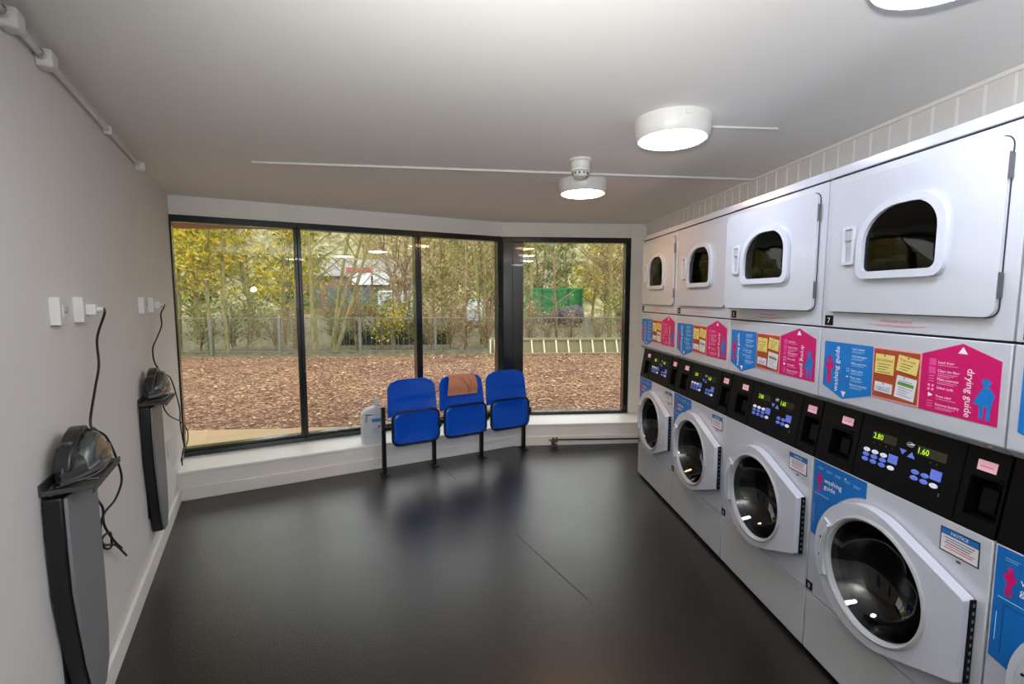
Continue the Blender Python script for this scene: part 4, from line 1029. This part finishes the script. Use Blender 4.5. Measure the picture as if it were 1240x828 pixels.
# low shrubs and twigs behind the railing
sh = [tree_meshes(41, 1.25, 0.022, (0, 0), 0.08, 14, 0.75, 5, 420, 0.045, kb='twig', kl='leafg', fork=4), tree_meshes(42, 1.2, 0.02, (0, 0), 0.08, 14, 0.7, 6, 120, 0.035, kb='twig', kl='leafb', fork=5),
      tree_meshes(43, 1.1, 0.02, (0, 0), 0.08, 13, 0.65, 5, 420, 0.045, kb='bark', kl='leafy', fork=4)]
SL_ = ['low green shrub growing behind the railing', 'low bare brown shrub growing behind the railing', 'low yellow shrub growing behind the railing']
for x, y, k in ((-8.1, 13.3, 2), (-7.5, 13.7, 0), (-6.9, 14.2, 0), (-6.2, 13.6, 0), (-5.6, 13.9, 1), (-4.9, 13.7, 1), (-4.1, 14.3, 0), (-3.4, 14.2, 0), (-2.8, 14.6, 0), (-2.3, 13.7, 2), (-1.7, 14.3, 0), (-1.2, 13.6, 1), (-0.7, 14.2, 1), (-0.2, 13.7, 1), (0.4, 14.3, 1), (0.9, 13.8, 1),
                (1.7, 14.2, 1), (2.3, 14.8, 1), (3.1, 15.0, 1), (3.9, 14.6, 1), (4.5, 14.0, 0), (5.1, 14.6, 0)):
    plant('shrub', 'shrub', SL_[k], (x, y, 0), rf.uniform(0, 6), sh[k], 'low shrubs behind the railing', rf.uniform(0.75, 1.05))

# clipped dark hedge
rh = random.Random(8); hb = MB()
hb.box(-1.75, 1.75, -0.2, 0.2, 0.0, 0.42, 'hedge')
for _ in range(2600):
    p = Vector((rh.uniform(-1.9, 1.9), rh.uniform(-0.32, 0.32), rh.uniform(0.02, 0.56))); u = Vector((rh.uniform(-1, 1), rh.uniform(-1, 1), rh.uniform(-1, 1))).normalized(); v = u.orthogonal().normalized(); q = rh.uniform(0.02, 0.045)
    hb.add([p - u * q, p + v * q * .6, p + u * q, p - v * q * .6], [(0, 1, 2, 3)], 'hedge')
tag(put('hedge', hb.mesh('hedge', smooth=False), None, (-2.6, 15.6, 0), 0.0), 'low dark clipped hedge behind the railing in the second window', 'hedge')

# railing beyond the bark bed
t = thing('railing', 'low metal railing with thin uprights beyond the bark bed', 'railing', (0, 0, 0))
def fy(x): return 12.62 - 0.026 * (x + 1.5) 
for z, r in ((0.96, 0.011), (0.10, 0.009)):
    ra = MB(); ra.tube([(-10, fy(-10), z), (7, fy(7), z)], r, 'galv', n=6); put('rail', ra.mesh('railing_rail'), t)
pk = MB(); x = -9.95
while x < 7:
    pk.box(x - 0.004, x + 0.004, fy(x) - 0.004, fy(x) + 0.004, 0.1, 0.96, 'galv'); x += 0.14
o = put('railing_panel', pk.mesh('railing_panel', smooth=False), t)
fp = MB(); fp.box(-0.032, 0.032, -0.025, 0.025, -0.02, 0.98, 'galv'); fpm = fp.mesh('railing_post')
for x in (-9.0, -6.72, -5.0, -2.95, -1.0, 1.0, 3.0, 5.0, 6.8): put('post', fpm, t, (x, fy(x) - 0.02, 0), bevel=0.005)

# ladder lying on its side along the railing
t = thing('ladder', 'pale wooden ladder lying on its side against the railing', 'ladder', (0.42, 12.42, 0), -0.026)
lt = MB(); lt.box(0, 4.9, -0.06, -0.02, 0.0, 0.05, 'timber'); put('stile', lt.mesh('ladder_stile'), t, bevel=0.006)
lt = MB(); lt.box(0, 4.9, 0.03, 0.07, 0.37, 0.43, 'timber'); put('stile', lt.mesh('ladder_stile'), t, bevel=0.006)
rm = MB(); rm.tube([(-0.012, 0.05, 0.385), (0.012, -0.04, 0.04)], 0.021, 'timberw', n=8); rmm = rm.mesh('ladder_rung')
for i in range(15): put('rung', rmm, t, (0.14 + 0.325 * i, 0, 0))
e = MB(); e.box(0.0, 0.04, -0.05, 0.06, 0.03, 0.40, 'timberw'); put('end_piece', e.mesh('ladder_end'), t)
bp_ = MB(); bp_.box(0.1, 4.8, 0.09, 0.11, 0.02, 0.37, 'timber')
tag(put('timber_board', bp_.mesh('timber_board'), None, (0.42, 12.42, 0), -0.026), 'weathered timber edging board behind the ladder', 'board')

# green container with dark bags in front
t = thing('waste_container', 'big green ribbed waste container beyond the trees', 'container', (4.83, 28.5, 0))
b = MB(); b.box(-1.62, 1.62, -0.8, 0.8, 0.25, 2.05, 'skip'); put('body', b.mesh('container_body'), t, bevel=0.03)
b = MB()
for k in range(5): b.box(-1.66, 1.66, -0.86, -0.8, 0.45 + k * 0.36, 0.55 + k * 0.36, 'skip')
for k in range(5): b.box(-1.6 + k * 0.76, -1.5 + k * 0.76, -0.88, -0.8, 0.3, 2.0, 'skipd')
put('ribbing', b.mesh('container_ribbing'), t)
b = MB(); b.box(-1.6, 1.6, -0.82, 0.82, 0.0, 0.25, 'skipb'); put('base', b.mesh('container_base'), t)
def blob(seed, rx, ry, rz):
    r = random.Random(seed); b = MB(); pr = []; n = 14
    rings = []
    for i in range(8):
        a = PI * i / 7 - PI / 2; rings.append([(rx * math.cos(a) * math.cos(2 * PI * j / n) * r.uniform(.88, 1.08) , ry * math.cos(a) * math.sin(2 * PI * j / n) * r.uniform(.88, 1.08), rz * (math.sin(a) + 1) * 0.5 + r.uniform(0, .03)) for j in range(n)])
    b.loft(rings, 'bags'); return b.mesh('bag', angle=80)
for x, y, rx, rz, lab in ((4.25, 24.3, 0.42, 0.85, 'dark heaped bag at the left before the green container'), (4.8, 24.0, 0.46, 1.05, 'dark heaped bag in the middle before the green container'), (5.32, 24.2, 0.40, 1.12, 'dark heaped bag at the right, topmost before the green container')):
    tag(put('rubbish_bag', blob(int(x * 10), rx, 0.4, rz), None, (x, y, 0)), lab, 'bag', 'dark bags by the green container')

# parked vehicles
def car(label, loc, rz, van=False):
    t = thing('van' if van else 'car', label, 'van' if van else 'car', loc, rz)
    pr = [(-1.9, 0.3), (1.9, 0.3), (1.95, 0.75), (1.1, 0.95), (0.6, 1.75), (-1.85, 1.82), (-1.95, 0.9)] if van else [(-1.9, 0.3), (1.9, 0.3), (1.95, 0.75), (1.0, 0.9), (0.4, 1.42), (-1.2, 1.42), (-1.85, 0.95)]
    b = MB(); b.prism(pr, -0.8, 0.8, 'car'); put('body', b.mesh('car_body'), t, bevel=0.08)
    b = MB(); w = [(0.95, 0.95), (0.45, 1.38 if not van else 1.62), (-0.2, 1.38 if not van else 1.66), (-0.2, 0.95)] ; b.prism(w, -0.812, 0.812, 'carw')
    if not van: b.prism([(-0.3, 0.95), (-0.3, 1.38), (-1.1, 1.38), (-1.5, 0.98)], -0.812, 0.812, 'carw')
    put('window', b.mesh('car_windows'), t)
    wm = MB(); wm.lathe([(0.001, -0.1), (0.3, -0.1), (0.32, -0.06), (0.32, 0.06), (0.3, 0.1), (0.001, 0.1)], 'tyre', axis='y', n=20); wm.lathe([(0.001, -0.105), (0.18, -0.105), (0.18, -0.09)], 'steel', axis='y', n=16); wmm = wm.mesh('car_wheel')
    for x in (-1.2, 1.2):
        for y in (-0.74, 0.74): put('wheel', wmm, t, (x, y, 0.32))
    return t
car('white van parked beyond the railing, seen by the second window post', (-3.45, 24.5, 0), 1.45, True)
car('pale car parked beyond the hedge, seen in the third window', (0.85, 25.5, 0), 1.3)

# long building in the distance
t = thing('building', 'distant pale building with a red strip and white banners beyond the trees', 'building', (-9.6, 36.5, 0))
b = MB(); b.box(-4.0, 3.4, 0.3, 4, 0, 3.1, 'brick'); put('wall', b.mesh('building_wall', smooth=False), t)
b = MB(); b.box(-4.2, 3.6, 0.0, 4.2, 3.1, 4.3, 'build'); put('roof_parapet', b.mesh('building_parapet', smooth=False), t)
b = MB(); b.box(0.2, 2.05, -0.06, 0.0, 3.35, 3.72, 'red'); o = put('sign', b.mesh('red_strip', smooth=False), t); o['label'] = 'red strip sign'
for x0, x1 in ((0.6, 2.0), (2.15, 3.35)):
    b = MB(); b.box(x0, x1, -0.05, 0.0, 2.45, 3.33, 'banner'); put('banner', b.mesh('banner', smooth=False), t)
for x in (-3.4, -2.2, -1.0, 0.2, 1.4, 2.6):
    b = MB(); b.box(x - 0.35, x + 0.35, 0.24, 0.3, 0.9, 2.2, 'bglass'); put('window', b.mesh('window_glass', smooth=False), t)

# ================================================================== LIGHT
wd = bpy.data.worlds.new('overcast'); SC.world = wd; wd.use_nodes = True
nt = wd.node_tree; bg = nt.nodes['Background']
tc = nt.nodes.new('ShaderNodeTexCoord'); sp_ = nt.nodes.new('ShaderNodeSeparateXYZ'); nt.links.new(tc.outputs['Generated'], sp_.inputs[0])
cr = nt.nodes.new('ShaderNodeValToRGB'); nt.links.new(sp_.outputs['Z'], cr.inputs[0])
cr.color_ramp.elements[0].position = 0.0; cr.color_ramp.elements[0].color = (0.62, 0.64, 0.62, 1)
cr.color_ramp.elements[1].position = 0.6; cr.color_ramp.elements[1].color = (0.95, 0.98, 1.0, 1)
nt.links.new(cr.outputs[0], bg.inputs[0]); bg.inputs[1].default_value = 3.5

def area(name, loc, rot, size, power, col):
    l = bpy.data.lights.new(name, 'AREA'); l.shape = 'DISK'; l.size = size; l.energy = power; l.color = col
    o = bpy.data.objects.new(name, l); COL.objects.link(o); o.location = loc; o.rotation_euler = rot; return o
# unseen fill light added behind the camera, and the photographer's bounced flash
area('rear_fill_light', (1.0, -0.6, CEIL - 0.06), (0, 0, 0), 0.3, 12, (0.93, 0.96, 1.0))
fl_ = bpy.data.lights.new('bounced_flash', 'SPOT'); fl_.energy = 215; fl_.spot_size = 2.8; fl_.spot_blend = 1.0; fl_.shadow_soft_size = 0.03; fl_.color = (1.0, 0.99, 0.97)
o = bpy.data.objects.new('bounced_flash', fl_); COL.objects.link(o); o.location = (-0.04, -0.02, 1.62); o.rotation_euler = (PI - 0.12, 0.42, 0)
df_ = bpy.data.lights.new('camera_flash', 'SPOT'); df_.energy = 115; df_.spot_size = 1.6; df_.spot_blend = 1.0; df_.shadow_soft_size = 0.04; df_.color = (1.0, 0.99, 0.97)
o = bpy.data.objects.new('camera_flash', df_); COL.objects.link(o); o.location = (-0.04, 0.0, 1.63); o.rotation_euler = (PI / 2 + 0.08, 0, 0.02)
cam = bpy.data.cameras.new('camera'); cam.sensor_width = 36; cam.sensor_fit = 'HORIZONTAL'; cam.lens = 574.93 / 1240 * 36; cam.clip_start = 0.02
co = bpy.data.objects.new('camera', cam); COL.objects.link(co)
co.location = (0, 0, CAM_H); co.rotation_euler = (PI / 2 - PITCH, 0, -YAW)
SC.camera = co
SC.view_settings.view_transform = 'Standard'; SC.view_settings.look = 'None'; SC.view_settings.exposure = 0.0
SC.cycles.use_denoising = True; SC.cycles.max_bounces = 10; SC.cycles.transparent_max_bounces = 16
SC.cycles.sample_clamp_indirect = 8; SC.cycles.caustics_reflective = False; SC.cycles.caustics_refractive = False
